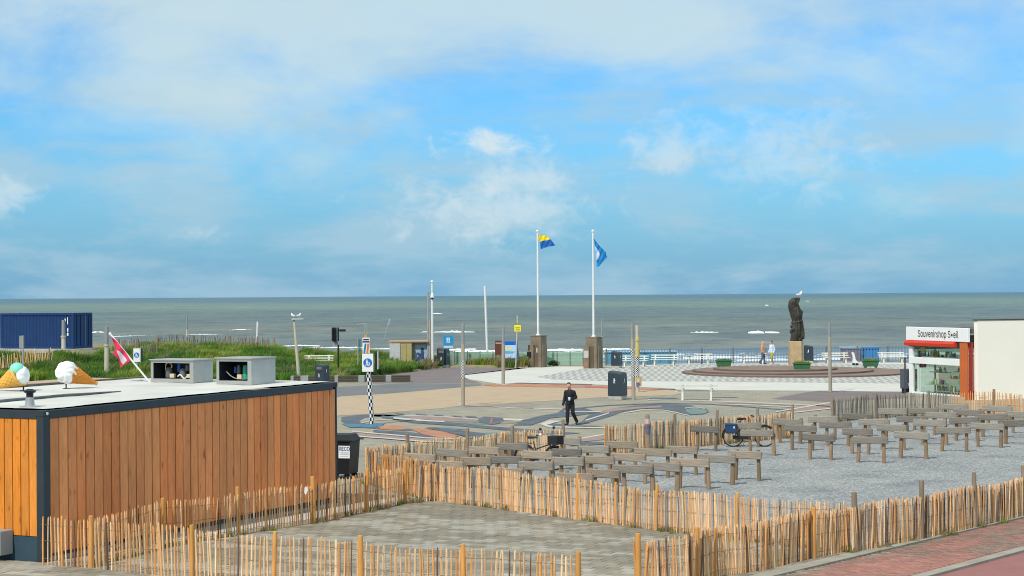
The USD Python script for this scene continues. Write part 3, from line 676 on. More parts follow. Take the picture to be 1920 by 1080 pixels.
# ------------------------------------------------------------------ the wooden kiosk
KR = math.degrees(math.atan2(*(np.asarray(G(633, 948.0)) - K0)[::-1])); KL = np.array([math.cos(math.radians(KR)), math.sin(math.radians(KR))])
def larch(name, col):
    c = np.array(col)
    n = {'tc': ('texture_coordinate', {}), 'oi': ('object_info', {}), 'm1': ('mapping', {'scale': (9, 9, 0.9)}), 'n1': ('noise_texture', {'scale': 3.0, 'detail': 8.0, 'roughness': 0.62}),
         'r1': ('rgb_ramp', {'ramp': [(0.28, tuple(c * .80)), (0.72, tuple(c * 1.16))]}),
         'm2': ('mapping', {'scale': (7.0, 7.0, 2.6)}), 'n2': ('noise_texture', {'scale': 1.0, 'detail': 1.0}), 'r2': ('rgb_ramp', {'ramp': [(0.66, (1, 1, 1)), (0.76, (0.56, 0.48, 0.43))]}),
         'm3': ('mapping', {'scale': (2.2, 2.2, 0.35)}), 'n3': ('noise_texture', {'scale': 1.0, 'detail': 6.0, 'roughness': 0.65}), 'r3': ('rgb_ramp', {'ramp': [(0.32, (0.76, 0.77, 0.80)), (0.6, (1.06, 1.05, 1.03))]}),
         'a': ('mix_color', {'blend_type': 'multiply', 'fac': 1.0, 'use_clamp': False}), 'b': ('mix_color', {'blend_type': 'multiply', 'fac': 1.0, 'use_clamp': False}),
         'hr': ('map_range', {'from_min': 0.0, 'from_max': 1.0, 'to_min': 0.86, 'to_max': 1.12}), 'hv': ('hsv', {'hue': 0.5, 'saturation': 1.0}), 'bp': ('bump', {'strength': 0.25, 'distance': 0.01}),
         'p': ('principled_bsdf', {'roughness': 0.62, 'specular_ior_level': 0.25})}
    l = [('tc.object', q + '.vector') for q in ('m1', 'm2', 'm3')] + [('m1.vector', 'n1.vector'), ('m2.vector', 'n2.vector'), ('m3.vector', 'n3.vector'), ('n1.fac', 'r1.fac'), ('n2.fac', 'r2.fac'), ('n3.fac', 'r3.fac'), ('r1.color', 'a.a'), ('r2.color', 'a.b'), ('a.result', 'b.a'), ('r3.color', 'b.b'),
         ('oi.random', 'hr.value'), ('hr.result', 'hv.value'), ('b.result', 'hv.color'), ('hv.color', 'p.base_color'), ('n1.fac', 'bp.height'), ('bp.normal', 'p.normal')]
    return usdkit.material(stage, '/World/Looks/' + name, n, l, surface='p.BSDF')
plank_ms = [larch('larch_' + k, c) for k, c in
            (('orange', (0.66, 0.235, 0.035)), ('red', (0.72, 0.235, 0.072)), ('brown', (0.71, 0.255, 0.088)), ('light', (0.75, 0.285, 0.10)), ('amber', (0.68, 0.225, 0.025)))]  # one larch; orange and amber for the sunlit end, others offset shade
KEND = G(633, 948.0)
KLEN = float(np.linalg.norm(KEND - K0)); KW = 6.4; KTOP = 3.10
KTILT = 0.08 / KLEN
kiosk = thing('kiosk', 'long flat roofed kiosk clad in vertical orange larch planks', 'kiosk', (K0[0], K0[1], 0), KR)
# in its own frame x runs along the long side, y towards the sea
def kz(x): return KTOP + KTILT * x
prng = random.Random(11)
MB().box((KLEN / 2, KW / 2, 1.52), (KLEN - 0.1, KW - 0.1, 2.85)).build('inner_wall', anthracite, kiosk)
n = 39; w = (KLEN - 0.27) / n
for i in range(n):
    x0 = 0.20 + i * w; ztop = kz(x0) - 0.17
    zb = 0.16 + KTILT * x0
    MB().bbox((x0 + w / 2, 0.028 + prng.uniform(-.003, .003), (ztop + zb) / 2), (w - 0.020, 0.044, ztop - zb), 0.006).build('plank', plank_ms[prng.choice([1, 1, 2, 2, 2, 3, 3])], kiosk)  # shaded side: lighter, redder tones make up for the missing sun
n2 = 28; w2 = (KW - 0.3) / n2
for i in range(n2):
    y0 = 0.18 + i * w2
    MB().bbox((0.028, y0 + w2 / 2, (0.52 + KTOP - 0.17) / 2), (0.044, w2 - 0.018, KTOP - 0.17 - 0.52), 0.006).build('plank', plank_ms[prng.choice([0, 4, 0, 4, 4])], kiosk)  # sunlit end: more saturated copies of the same larch
# dark steel frame
MB().bbox((KLEN - 0.035, 0.07, KTOP / 2 + .06), (0.07, 0.15, KTOP - .02), 0.01).build('corner_post', anthracite, kiosk)
for x, y, dz_ in ((0.09, 0.09, 0), (0.09, KW - 0.09, 0), (KLEN - 0.09, KW - 0.09, 0.06)):
    MB().bbox((x, y, KTOP / 2 + dz_), (0.2, 0.2, KTOP - dz_ / 3), 0.012).build('corner_post', anthracite, kiosk)
b = MB()
def beam(mb, p, q, hw, hh):
    p, q = np.array(p, float), np.array(q, float); d = q - p; L_ = np.linalg.norm(d); d /= L_
    yv = np.cross([0, 0, 1], d); yv /= np.linalg.norm(yv); zv = np.cross(d, yv)
    mb.box((p + q) / 2, (L_, hw, hh), M=np.column_stack([d, yv, zv]))
for pq in (((0.19, 0.085, KTOP - 0.085), (KLEN - 0.19, 0.085, kz(KLEN) - 0.085)), ((0.085, 0.19, KTOP - 0.085), (0.085, KW - 0.19, KTOP - 0.085)),
           ((KLEN - 0.085, 0.19, kz(KLEN) - 0.085), (KLEN - 0.085, KW - 0.19, kz(KLEN) - 0.085)), ((0.19, KW - 0.085, KTOP - 0.085), (KLEN - 0.19, KW - 0.085, kz(KLEN) - 0.085))):
    b = MB(); beam(b, *pq, 0.19, 0.165); b.build('roof_rail', anthracite, kiosk)
b = MB(); b.box((0.075, KW / 2, 0.255), (0.16, KW - 0.36, 0.51)); b.build('bottom_rail', mat('blue_grey_steel', (0.032, 0.062, 0.085), 0.1, 2, 0.45), kiosk)
b = MB(); b.box((KLEN / 2, 0.12, 0.07), (KLEN - 0.4, 0.1, 0.14)); b.build('plinth', concrete, kiosk)
for x, y, z in ((0.09, 0.09, KTOP), (KLEN - 0.09, 0.09, kz(KLEN)),):
    cb = MB().bbox((x, y, z - 0.055), (0.216, 0.216, 0.125), 0.012).build('corner_casting', anthracite, kiosk)
    MB().lathe([(0.0, 0), (0.032, 0), (0.032, 0.012), (0, 0.012)], (x, y - 0.110, z - 0.06), 10, M=[[1, 0, 0], [0, 0, -1], [0, 1, 0]]).build('casting_hole', white_paint if x < 1 else black_paint, kiosk)
roof_m = mat('white_roof_membrane', (0.47, 0.455, 0.40), 0.1, 0.55, 0.8, bump=0.15, bscale=2, detail=9, col2=(0.66, 0.65, 0.60))
rf = MB(); rv = []
nx, ny = 40, 24
for i in range(nx + 1):
    for j in range(ny + 1):
        x = 0.12 + (KLEN - 0.24) * i / nx; y = 0.12 + (KW - 0.24) * j / ny
        rv.append([x, y, kz(x) + 0.02 + 0.02 * meshkit.noise([x * 1.2, y * 2.2, 3])])
rf.add(rv, [[i * (ny + 1) + j, (i + 1) * (ny + 1) + j, (i + 1) * (ny + 1) + j + 1, i * (ny + 1) + j + 1] for i in range(nx) for j in range(ny)])
rf.build('roof', roof_m, kiosk, smooth=True)
b = MB()
for y0, x1 in ((2.5, 5.6), (4.6, 2.0)):
    b.path([(0.15 + q * (x1 - .15) / 12, y0 + 0.03 * math.sin(q * 1.9), kz(q * x1 / 12) + 0.045) for q in range(13)], [0.05] * 9 + [0.04, 0.03, 0.02, 0.01], 6)
b.build('roof_seam', mat('dark_roof_seam', (0.09, 0.10, 0.10), 0.3, 3, 0.8), kiosk)
# awning roof on the sea side
awn = MB(); awn.box((6.0, KW + 1.22, KTOP - 0.02), (11.9, 2.36, 0.14)); awn.build('awning_roof', mat('pink_brown_awning', (0.42, 0.30, 0.23), 0.12, 1, 0.8), kiosk)
awf = MB(); awf.bbox((6.0, KW + 0.02, KTOP + 0.075), (12.0, 0.06, 0.13), 0.01); awf.build('awning_edge', mat('weathered_brown_board', (0.22, 0.165, 0.115), 0.2, 3, 0.8, stretch=(0.4, 4, 4)), kiosk)
bx = MB(); bx.bbox((-0.20, 1.12, 0.39), (0.38, 0.62, 0.50), 0.012); bx.build('meter_box', mat('grey_metal_box', (0.27, 0.27, 0.26), 0.06, 2, 0.5), kiosk)
MB().box((-0.20, 1.12, 0.145), (0.34, 0.56, 0.02)).build('meter_box_base', black_paint, kiosk)

def kw(x, y, z=0.0):
    """Kiosk frame to world."""
    p = K0 + KL * x + np.array([-KL[1], KL[0]]) * y
    return (float(p[0]), float(p[1]), float(z))
def kinv(p):
    d = np.asarray(p[:2]) - K0; return float(d @ KL), float(d @ np.array([-KL[1], KL[0]]))
def roofpt(px, py):
    """The point of the kiosk roof seen at a pixel."""
    p = G(px, py, KTOP + 0.03)
    for _ in range(3):
        x, y = kinv(p); p = G(px, py, kz(x) + 0.03)
    x, y = kinv(p)
    return kw(x, y, kz(x) + 0.035)

p = roofpt(56, 763)
t = thing('roof_vent', 'small steel roof vent pipe with a black cap', 'vent', p)
MB().lathe([(0.0, 0), (0.22, 0.0), (0.22, 0.012), (0.10, 0.03), (0.085, 0.2), (0.0, 0.2)], n=18).build('pipe', galv, t, smooth=40)
MB().lathe([(0.0, 0.2), (0.075, 0.2), (0.075, 0.28), (0.12, 0.30), (0.135, 0.335), (0.06, 0.37), (0.0, 0.37)], n=18).build('cap', black_paint, t, smooth=40)

# giant ice cream cones on black stands
waffle_m = mat('waffle_yellow', (0.76, 0.42, 0.075), 0.18, 5, 0.5)
waffle2_m = mat('waffle_orange', (0.62, 0.24, 0.035), 0.15, 5, 0.5)
cream_m = mat('whipped_cream', (0.80, 0.80, 0.78), 0.03, 3, 0.35)
def cone(loc, name_label, tip, top, rad, wm, scoop, seed, standx):
    """tip and top are the axis ends relative to loc."""
    tip, top = np.array(tip, float), np.array(top, float); ax = top - tip; L_ = np.linalg.norm(ax); ax /= L_
    xa = np.cross(ax, [0, 1, 0]); xa /= np.linalg.norm(xa); ya = np.cross(ax, xa); Mx = np.column_stack([xa, ya, ax])
    t = thing('ice_cream_sign', name_label, 'ice cream sign', loc)
    prof = [(0.02, 0), (0.05, 0.02 * L_)] + [(rad * (0.08 + 0.92 * q), L_ * q) for q in np.linspace(0.1, 0.9, 9)] + [(rad * 1.0, L_ * 0.95), (rad * 1.02, L_), (rad * 0.9, L_ * 1.005)]
    c = MB().lathe(prof, tip, 28, M=Mx).build('cone', wm, t, smooth=50)
    g = MB(); nr = 14
    for k in range(nr):
        for sg in (1, -1):
            pts = []
            for q in np.linspace(0.12, 0.97, 16):
                a = 2 * math.pi * k / nr + sg * 2.3 * q
                rr = rad * (0.08 + 0.92 * q) * 1.012
                pts.append(tip + Mx @ np.array([rr * math.cos(a), rr * math.sin(a), L_ * q]))
            g.path(pts, 0.008, 4, cap=False)
    g.build('waffle_ridges', wm, c)
    s = MB()
    if scoop == 'mint':
        s.tm(trimesh.creation.icosphere(3, rad * 0.62), top + ax * 0.0 + np.array([-0.07, -0.06, 0.11]))
        s.build('mint_scoop', mat('mint_green', (0.20, 0.66, 0.50), 0.05, 3, 0.4), t, smooth=True)
        b = MB(); r = np.random.default_rng(seed)
        ic = trimesh.creation.icosphere(3, rad * 0.84); v = np.array(ic.vertices)
        v *= 1 + 0.16 * (meshkit.noise(v * 14) - 0.5)[:, None]
        b.add(v * [0.75, 1, 1] + top + np.array([0.03, 0.0, -0.03]), ic.faces).build('cream', cream_m, t, smooth=True)
    else:
        b = MB(); ic = trimesh.creation.icosphere(4, rad * 1.12); v = np.array(ic.vertices)
        a = np.arctan2(v[:, 2], v[:, 0]); el = v[:, 1] / (rad * 1.2)
        swirl = 0.075 * np.sin(7 * a + 9 * el) * (1 - np.abs(el) ** 3)
        v *= (1 + swirl + 0.08 * (meshkit.noise(v * 12) - 0.5))[:, None]
        b.add(v + top + ax * 0.10, ic.faces).build('cream', cream_m, t, smooth=True)
    zb = -loc[2] * 0
    MB().tube((standx, 0.0, -0.01), (standx, 0.0, 0.22), 0.018).box((standx, 0, 0.0), (0.14, 0.14, 0.02)).build('stand', black_paint, t)
q1 = roofpt(44, 733); q2 = roofpt(124, 729)
sc1 = q1[1] / FPX
cone(q1, 'yellow waffle cone sign with mint scoop at the roof edge', (-0.80, 0.18, 0.05), (-0.05, -0.06, 0.40), 0.285, waffle_m, 'mint', 1, 0.0)
cone(q2, 'white whipped cream cone sign with plain orange cone', (0.72, 0.25, 0.10), (0.12, 0.0, 0.36), 0.24, waffle2_m, 'cream', 2, 0.0)

# cooling units with open fronts
def unit(px0, px1, pyb, pyt, depth, wside, label, kind, pxs):
    a = roofpt(px0, pyb); D = a[1]
    k = D / FPX; wf = (px1 - px0) * k; h = (pyb - pyt) * k
    t = thing('cooling_unit', label, 'cooling unit', (a[0], a[1], a[2]), -25.8)
    wf = wf / .81; e = 0.03; wside = (pxs - px1) * k / .59
    b = MB()
    b.box((wf / 2, wside / 2, e / 2), (wf, wside, e)); b.box((wf / 2, wside - e / 2, h / 2), (wf, e, h - 2 * e))
    b.box((e / 2, wside / 2 - e / 2, h / 2), (e, wside - e, h - 2 * e)); b.box((wf - e / 2, wside / 2 - e / 2, h / 2), (e, wside - e, h - 2 * e))
    b.build('case', steel, t)
    MB().bbox((wf / 2, wside / 2 - 0.03, h - e / 2 + 0.004), (wf + 0.08, wside + 0.08, e), 0.008).build('lid', steel, t)
    f = MB(); m_ = 0.075
    f.box((wf / 2, -0.012, 0.05), (wf, 0.022, 0.1)); f.box((wf / 2, -0.012, h - 0.06), (wf, 0.022, 0.06))
    f.box((m_ / 2, -0.012, h / 2 + 0.005), (m_, 0.022, h - 0.19)); f.box((wf - m_ * 0.75, -0.012, h / 2 + 0.005), (m_ * 1.5, 0.022, h - 0.19))
    f.build('front_frame', steel, t)
    MB().box((wf / 2, wside * 0.72, h / 2), (wf - 0.08, 0.02, h - 0.08)).build('dark_lining', black_paint, t)
    MB().box((0.045, wside * 0.35, h / 2), (0.02, wside * 0.65, h - 0.08)).box((wf - 0.045, wside * 0.35, h / 2), (0.02, wside * 0.65, h - 0.08)).box((wf / 2, wside * 0.35, h - 0.045), (wf - 0.1, wside * 0.65, 0.02)).build('side_lining', black_paint, t)
    blue = mat('blue_valve', (0.02, 0.10, 0.42), 0.1, 5, 0.4); cream = mat('cream_box', (0.62, 0.50, 0.30), 0.1, 5, 0.6); grn = mat('sea_green_tank', (0.05, 0.34, 0.22), 0.12, 5, 0.4); grey = mat('pump_grey', (0.12, 0.125, 0.13), 0.2, 6, 0.5)
    y = wside * 0.3
    def can(x, z0, r, hh, m2, nm, yy=y):
        MB().lathe([(0, z0), (r, z0), (r, z0 + hh * 0.8), (r * 0.7, z0 + hh), (0, z0 + hh)], (x, yy, 0), 14).build(nm, m2, t, smooth=40)
    if kind == 0:
        can(wf * 0.28, 0.12, 0.09, 0.26, grey, 'pump'); can(wf * 0.62, 0.12, 0.10, 0.24, grey, 'pump'); can(wf * 0.52, 0.28, 0.045, 0.22, blue, 'valve'); can(wf * 0.84, 0.32, 0.05, 0.2, blue, 'valve'); can(wf * 0.72, 0.3, 0.06, 0.16, grey, 'pump')
        MB().box((wf * 0.42, y - .1, 0.17), (0.13, 0.08, 0.10)).build('control_box', cream, t); MB().box((wf * 0.82, y - .1, 0.17), (0.13, 0.08, 0.10)).build('control_box', cream, t)
        MB().path([(wf * .3 + 0.10 * math.cos(a), y - .05, 0.42 + 0.085 * math.sin(a)) for a in np.linspace(-0.6, 3.3, 12)] + [(wf * .3 - .1, y - .05, 0.3)], 0.014, 6).build('hose', cream, t)
        MB().path([(wf * .55 + .4 * q, y - .12, 0.15 + 0.05 * math.sin(q * 9)) for q in np.linspace(0, .8, 12)], 0.02, 6).build('pipe', white_paint, t)
    else:
        can(wf * 0.62, 0.12, 0.075, 0.36, grn, 'tank'); can(wf * 0.76, 0.1, 0.075, 0.36, grn, 'tank'); can(wf * 0.42, 0.12, 0.05, 0.36, grey, 'pump'); can(wf * 0.32, 0.28, 0.035, 0.16, blue, 'valve')
        MB().box((wf * 0.52, y - .1, 0.19), (0.13, 0.08, 0.11)).build('control_box', cream, t)
        MB().path([(wf * (.12 + .5 * q), y - .1, 0.13 + 0.2 * (1 - q) ** 3) for q in np.linspace(0, 1, 10)], 0.014, 6).build('hose', galv, t)
unit(284, 362, 717, 674, 0, 0.95, 'wide steel cooling unit with black pumps beside the leaning flag', 0, 398)
unit(407, 470, 721, 671, 0, 0.95, 'narrower steel cooling unit with green tanks near the roof corner', 1, 517)

# leaning flag on the roof
p = roofpt(281, 716)
D0 = p[1]
tx, tz = at(206.5, 626, D0 + 0.3)
t = thing('leaning_flag', 'pink red flag with pale emblem on a leaning white pole', 'flag', p)
top = np.array([tx - p[0], 0.3, tz - p[2]])
MB().path([(0, 0, -0.02), top], 0.024, 8).tm(trimesh.creation.icosphere(2, 0.04), top).build('pole', white_paint, t, smooth=40)
k = D0 / FPX
flg = [(207, 630), (214, 654), (207, 664), (219, 671), (222, 690), (228, 686), (244, 677), (236, 664), (222, 645)]
red_f = mat('pink_red_cloth', (0.62, 0.035, 0.09), 0.25, 3, 0.8)
def cloth(pl, px0, dep, seed, wave=0.07, sub=0.06):
    """A hanging cloth: a triangulated outline with folds and thickness."""
    poly = Polygon(pl).buffer(0)
    v, f = trimesh.creation.triangulate_polygon(poly.segmentize(sub), engine='earcut')
    tm_ = trimesh.Trimesh(np.column_stack([v, np.zeros(len(v))]), f)
    v, f = trimesh.remesh.subdivide_to_size(tm_.vertices, tm_.faces, sub)
    tm_ = trimesh.Trimesh(v, f, process=True); v = np.array(tm_.vertices)
    y = dep + wave * np.sin(v[:, 0] * 9 + v[:, 1] * 5 + seed) + wave * 0.5 * np.sin(v[:, 0] * 17 - v[:, 1] * 8)
    w1 = np.column_stack([v[:, 0], y, v[:, 1]]); w2 = w1 + [0, 0.012, 0]
    n_ = len(v)
    return MB().add(np.vstack([w1, w2]), np.vstack([tm_.faces[:, ::-1], tm_.faces + n_]))
def rel(px, py, D=D0, o=p):
    x, z = at(px, py, D); return (x - o[0], z - o[2])
cl = cloth([rel(*q) for q in flg], 0, 0.15, 1).build('cloth', red_f, t, smooth=True)
cloth([rel(*q) for q in ((217, 657), (221, 668), (224, 680), (229, 684), (238, 676), (231, 668), (224, 659))], 0, 0.135, 1).build('emblem', mat('pale_emblem_cloth', (0.58, 0.50, 0.55), 0.1, 4, 0.8), cl, smooth=True)

# ------------------------------------------------------------------ chestnut picket fences
pk = {k: mat('picket_' + k, c, 0.25, 2.2, 0.8, bump=0.2, stretch=(16, 16, 1.6), rand=0.20, detail=6) for k, c in
      (('tan', (0.68, 0.375, 0.165)), ('pale', (0.74, 0.485, 0.265)), ('orange', (0.64, 0.295, 0.09)), ('bark', (0.17, 0.09, 0.05)), ('grey', (0.26, 0.225, 0.18)), ('darkgrey', (0.165, 0.14, 0.115)))}
post_new = mat('new_round_post', (0.58, 0.275, 0.075), 0.2, 2, 0.75, stretch=(10, 10, 1), rand=0.1, bump=0.15)
post_old = mat('weathered_post', (0.24, 0.185, 0.13), 0.25, 2, 0.85, stretch=(10, 10, 1), rand=0.12, bump=0.25)
wire_m = mat('rusty_wire', (0.16, 0.11, 0.075), 0.2, 9, 0.7)
MIX = {'new': ['tan', 'pale', 'tan', 'orange', 'pale', 'tan', 'pale', 'tan', 'pale', 'bark'], 'old': ['pale', 'tan', 'pale', 'pale', 'tan', 'pale', 'tan', 'grey'], 'dense': ['tan', 'pale', 'orange', 'tan', 'pale', 'grey', 'tan', 'pale', 'pale', 'bark'], 'brown': ['tan', 'orange', 'bark', 'tan', 'orange', 'grey'], 'grey': ['grey', 'darkgrey', 'grey'], 'crest': ['darkgrey', 'darkgrey', 'grey', 'bark'], 'orange': ['orange', 'tan', 'orange', 'orange', 'pale']}

def picket(rng, p, h, r, lx, ly):
    n = 5; ph = rng.uniform(0, 6.28); rad = [r * rng.uniform(0.7, 1.2) for _ in range(n)]
    b1, b2 = rng.uniform(-.012, .012), rng.uniform(-.012, .012)
    v = []
    for q, (zz, k) in enumerate(((0, 1.0), (0.4, 1.0), (0.75, 0.97), (0.955, 0.85), (1.0, 0.38))):
        bow = math.sin(zz * math.pi)
        for j in range(n):
            a = ph + 2 * math.pi * j / n
            v.append([p[0] + lx * zz + b1 * bow + k * rad[j] * math.cos(a), p[1] + ly * zz + b2 * bow + k * rad[j] * math.sin(a), p[2] + h * zz])
    f = [[i * n + j, i * n + (j + 1) % n, (i + 1) * n + (j + 1) % n, (i + 1) * n + j] for i in range(4) for j in range(n)]
    b = MB().add(v, f); b.add(v[-n:], [[0, 1, 2], [0, 2, 3], [0, 3, 4]])
    return b

def fence(label, pts, gap, h, mix, seed, posts=(), post_m=None, r=0.017, lean=0.03, group='chestnut picket fences', zfun=None, wires=(0.82, 0.5, 0.14), jit=0.03, post_h=None, post_r=0.045, side=-1):
    rng = random.Random(seed)
    pts = [np.asarray(q, float) for q in pts]
    o = pts[0]; z0 = float(zfun(*o)) if zfun else 0.0
    t = thing('picket_fence', label, 'fence', (o[0], o[1], z0), 0, group)
    seg = [np.linalg.norm(b - a) for a, b in zip(pts[:-1], pts[1:])]; tot = sum(seg)
    def on(s):
        for a, b, l in zip(pts[:-1], pts[1:], seg):
            if s <= l + 1e-9:
                return a + (b - a) * (s / l), (b - a) / l
            s -= l
        return pts[-1], (pts[-1] - pts[-2]) / seg[-1]
    def hz(s):
        return h * (1 + 0.03 * math.sin(s * 1.7 + seed) + 0.02 * math.sin(s * 0.6))
    def gz(q): return float(zfun(*q)) - z0 if zfun else 0.0
    s = gap / 2; far = MB(); cnt = 0
    lean_run = 0.0
    while s < tot:
        q, d = on(s)
        lean_run = 0.85 * lean_run + rng.gauss(0, lean * 0.5)
        lx = lean_run + rng.gauss(0, lean * 0.5); ly = rng.gauss(0, 0.02)
        q2 = q - o + np.array([-d[1], d[0]]) * rng.gauss(0, 0.006)
        m_ = pk[rng.choice(MIX[mix])]
        if mix == 'bark' : m_ = pk['bark']
        b = picket(rng, (q2[0], q2[1], gz(q) - 0.03 + abs(rng.gauss(0, 0.012))), hz(s) * (1 + rng.gauss(0, jit * 0.5)), r * rng.uniform(0.75, 1.25), lx * d[0] - ly * d[1], lx * d[1] + ly * d[0])
        b.build('picket', m_, t)
        cnt += 1
        s += gap * rng.uniform(0.78, 1.22)
    w_ = MB()
    for z in wires:
        for off in (0.016, -0.016):
            ns = max(2, int(tot / 0.12)); P = []
            for i in range(ns + 1):
                q, d = on(tot * i / ns); side = off * (1 if i % 2 else -1)
                c = q - o + np.array([-d[1], d[0]]) * side
                P.append((c[0], c[1], gz(q) + hz(tot * i / ns) * z + 0.006 * math.sin(i * 1.3)))
            w_.path(P, 0.0035, 3, cap=False)
    w_.build('wire', wire_m, t)
    for (u, ph, pm, pr) in posts:
        q, d = on(u * tot)
        q2 = q - o + np.array([-d[1], d[0]]) * side * (pr + 0.02)
        lx = rng.gauss(0, 0.025)
        MB().path([(q2[0], q2[1], gz(q) - 0.1), (q2[0] + lx * .5, q2[1], gz(q) + ph * 0.5), (q2[0] + lx, q2[1], gz(q) + ph - 0.02), (q2[0] + lx, q2[1], gz(q) + ph)], [pr, pr * 1.02, pr * 0.97, pr * 0.8], 9).build('post', pm, t, smooth=40)
    return t, on, tot, o
def top2base(px, py, h=1.0):
    return G(px, py, h)
N_, O_ = post_new, post_old
fA = [top2base(77, 968), top2base(168, 973), top2base(360, 990), top2base(510, 1002), top2base(674, 1012), top2base(866, 1027), top2base(1084, 1041)]
def frac(pts, px):
    """How far along the line the photograph's column px lies."""
    pts = [np.asarray(q) for q in pts]; best = (9e9, 0); L_ = [0]
    for a, b in zip(pts[:-1], pts[1:]):
        L_.append(L_[-1] + np.linalg.norm(b - a))
    for i, (a, b) in enumerate(zip(pts[:-1], pts[1:])):
        for q in np.linspace(0, 1, 60):
            c = a + (b - a) * q; e = abs(c[0] / c[1] * FPX + 960 - px)
            if e < best[0]:
                best = (e, (L_[i] + q * (L_[i + 1] - L_[i])) / L_[-1])
    return best[1]
def P_(pts, lst):
    return [(frac(pts, px), h, m_, r) for px, h, m_, r in lst]
fence('bright new picket fence across the very front, widest gaps', fA, 0.096, 1.0, 'new', 21, P_(fA, [(170, 1.07, N_, .05), (357, 1.06, N_, .05), (510, 1.06, N_, .045), (674, 1.08, N_, .052), (866, 1.07, N_, .045), (1084, 1.06, N_, .05)]), r=0.0205, lean=0.02)
fB = [G(168, 1064), G(300, 1030), G(445, 1006), G(585, 984), G(680, 963), G(755, 946), G(821, 941)]
fence('picket fence running along the long side of the wooden kiosk', fB, 0.086, 1.0, 'new', 22, P_(fB, [(300, 1.1, N_, .05), (445, 1.12, N_, .05), (585, 1.14, N_, .055), (682, 1.1, N_, .055), (757, 1.14, N_, .055)]), r=0.017, lean=0.025)
fC = [G(822, 941), G(940, 956), G(1080, 975.5), G(1230, 996), G(1400, 1016), G(1590, 1037)]
fence('dense pale picket fence between the paver yard and the gravel', fC, 0.0465, 1.0, 'old', 23, P_(fC, [(938, 1.08, N_, .035), (1080, 1.12, N_, .04), (1152, 1.02, N_, .03), (1228, 1.07, N_, .04), (1380, 1.05, N_, .05)]), lean=0.035, r=0.0165)
fD = [top2base(1192, 1013), top2base(1290, 1004), top2base(1345, 985), top2base(1430, 975), top2base(1520, 957), top2base(1596, 944.5)]
fence('orange tan picket fence at the front right up to the bend', fD, 0.055, 1.0, 'new', 24, P_(fD, [(1193, 1.12, N_, .055), (1303, 1.1, N_, .055), (1522, 1.05, N_, .06)]), r=0.018, lean=0.035)
fE = [G(1598, 1040), G(1690, 1022), G(1800, 999), G(1925, 969), G(2025, 943)]
fence('dense picket fence along the red brick pavement', fE, 0.0395, 1.0, 'dense', 25, P_(fE, [(1725, 1.32, O_, .055), (1826, 1.30, O_, .05), (1603, 1.28, O_, .06), (1915, 1.25, O_, .06)]), lean=0.045, r=0.017, side=1)
fF = [G(686, 905), G(766, 890), G(873, 878), G(960, 864), G(1058, 857)]
fence('pale picket fence at the back of the left hurdles', fF, 0.055, 1.0, 'old', 26, P_(fF, [(766, 1.25, O_, .06), (873, 1.25, O_, .06), (958, 1.15, O_, .06), (1056, 1.25, O_, .055)]), side=1)
fH = [G(688, 906), G(752, 925), G(822, 940)]
fence('brown barky picket fence at the left end of the gravel', fH, 0.05, 1.0, 'brown', 27, P_(fH, [(818, 1.05, O_, .04)]), lean=0.05)
fI = [G(1133, 853), G(1214, 846), G(1262, 842), G(1340, 834.5), G(1420, 827), G(1486, 820.5)]
tI, onI, totI, oI = fence('tan picket fence behind the bicycle with blue panniers', fI, 0.052, 1.0, 'dense', 28, P_(fI, [(1133, 1.05, N_, .03), (1262, 1.22, O_, .06), (1340, 1.25, O_, .05), (1420, 1.22, post_old, .055), (1486, 1.25, O_, .06)]), lean=0.025)
fJ = [G(1559, 792), G(1620, 786), G(1700, 781), G(1782, 779)]
fence('weathered grey brown picket fence left of the souvenir shop', fJ, 0.085, 1.03, 'grey', 29, P_(fJ, [(1559, 1.1, O_, .06), (1640, 1.1, O_, .06), (1740, 1.1, O_, .06)]), r=0.022, lean=0.04)
fK = [G(1783, 779), G(1822, 779.5), G(2035, 790)]
fence('fresh orange picket fence in front of the cream wall', fK, 0.115, 1.05, 'orange', 30, P_(fK, [(1862, 1.2, O_, .06)]), r=0.026, lean=0.035)
# wrapped post standing in the tan fence
c = G(1214, 846.5)
t = thing('wrapped_post', 'short post in the tan fence wrapped in pink and blue', 'post', (c[0], c[1] - 0.12, 0))
MB().lathe([(0.0, 0), (0.075, 0), (0.075, 1.22), (0.06, 1.28), (0, 1.29)], n=12).build('post', post_old, t, smooth=40)
MB().lathe([(0.08, 0.95), (0.09, 0.96), (0.085, 1.12), (0.077, 1.13)], n=12).build('pink_wrap', mat('pink_white_wrap', (0.55, 0.36, 0.36), 0.3, 9, 0.8), t, smooth=40)
MB().lathe([(0.079, 0.6), (0.084, 0.62), (0.086, 0.9), (0.079, 0.92)], n=12).build('blue_wrap', mat('blue_purple_wrap', (0.12, 0.11, 0.18), 0.4, 9, 0.8), t, smooth=40)
# pale band of paving between kiosk and fence
MB().flat([tuple(np.asarray(G(x, y))) for x, y in ((300, 1024), (445, 999), (585, 977), (680, 957), (752, 941), (742, 935), (640, 950), (560, 966), (430, 986), (300, 1008))], 0.034).build('pale_strip', pale_concrete, label='pale concrete strip beside the kiosk fence', kind='structure')
# white tag on the fence
c = np.array(fB[3]) * 0.9 + np.array(fB[2]) * 0.1
t = thing('paper_tag', 'small white tag hanging on the fence beside the kiosk', 'tag', (at(574, 920, c[1])[0], c[1] - 0.06, at(574, 920, c[1])[1] - 0.1))
MB().frame((0, 0, 0), (1, 0, 0), (0, -1, 0), [[(-.04, .06), (0, 0), (.05, .12), (.03, .2), (-.03, .18)]], 0.004).build('card', white_paint, t)

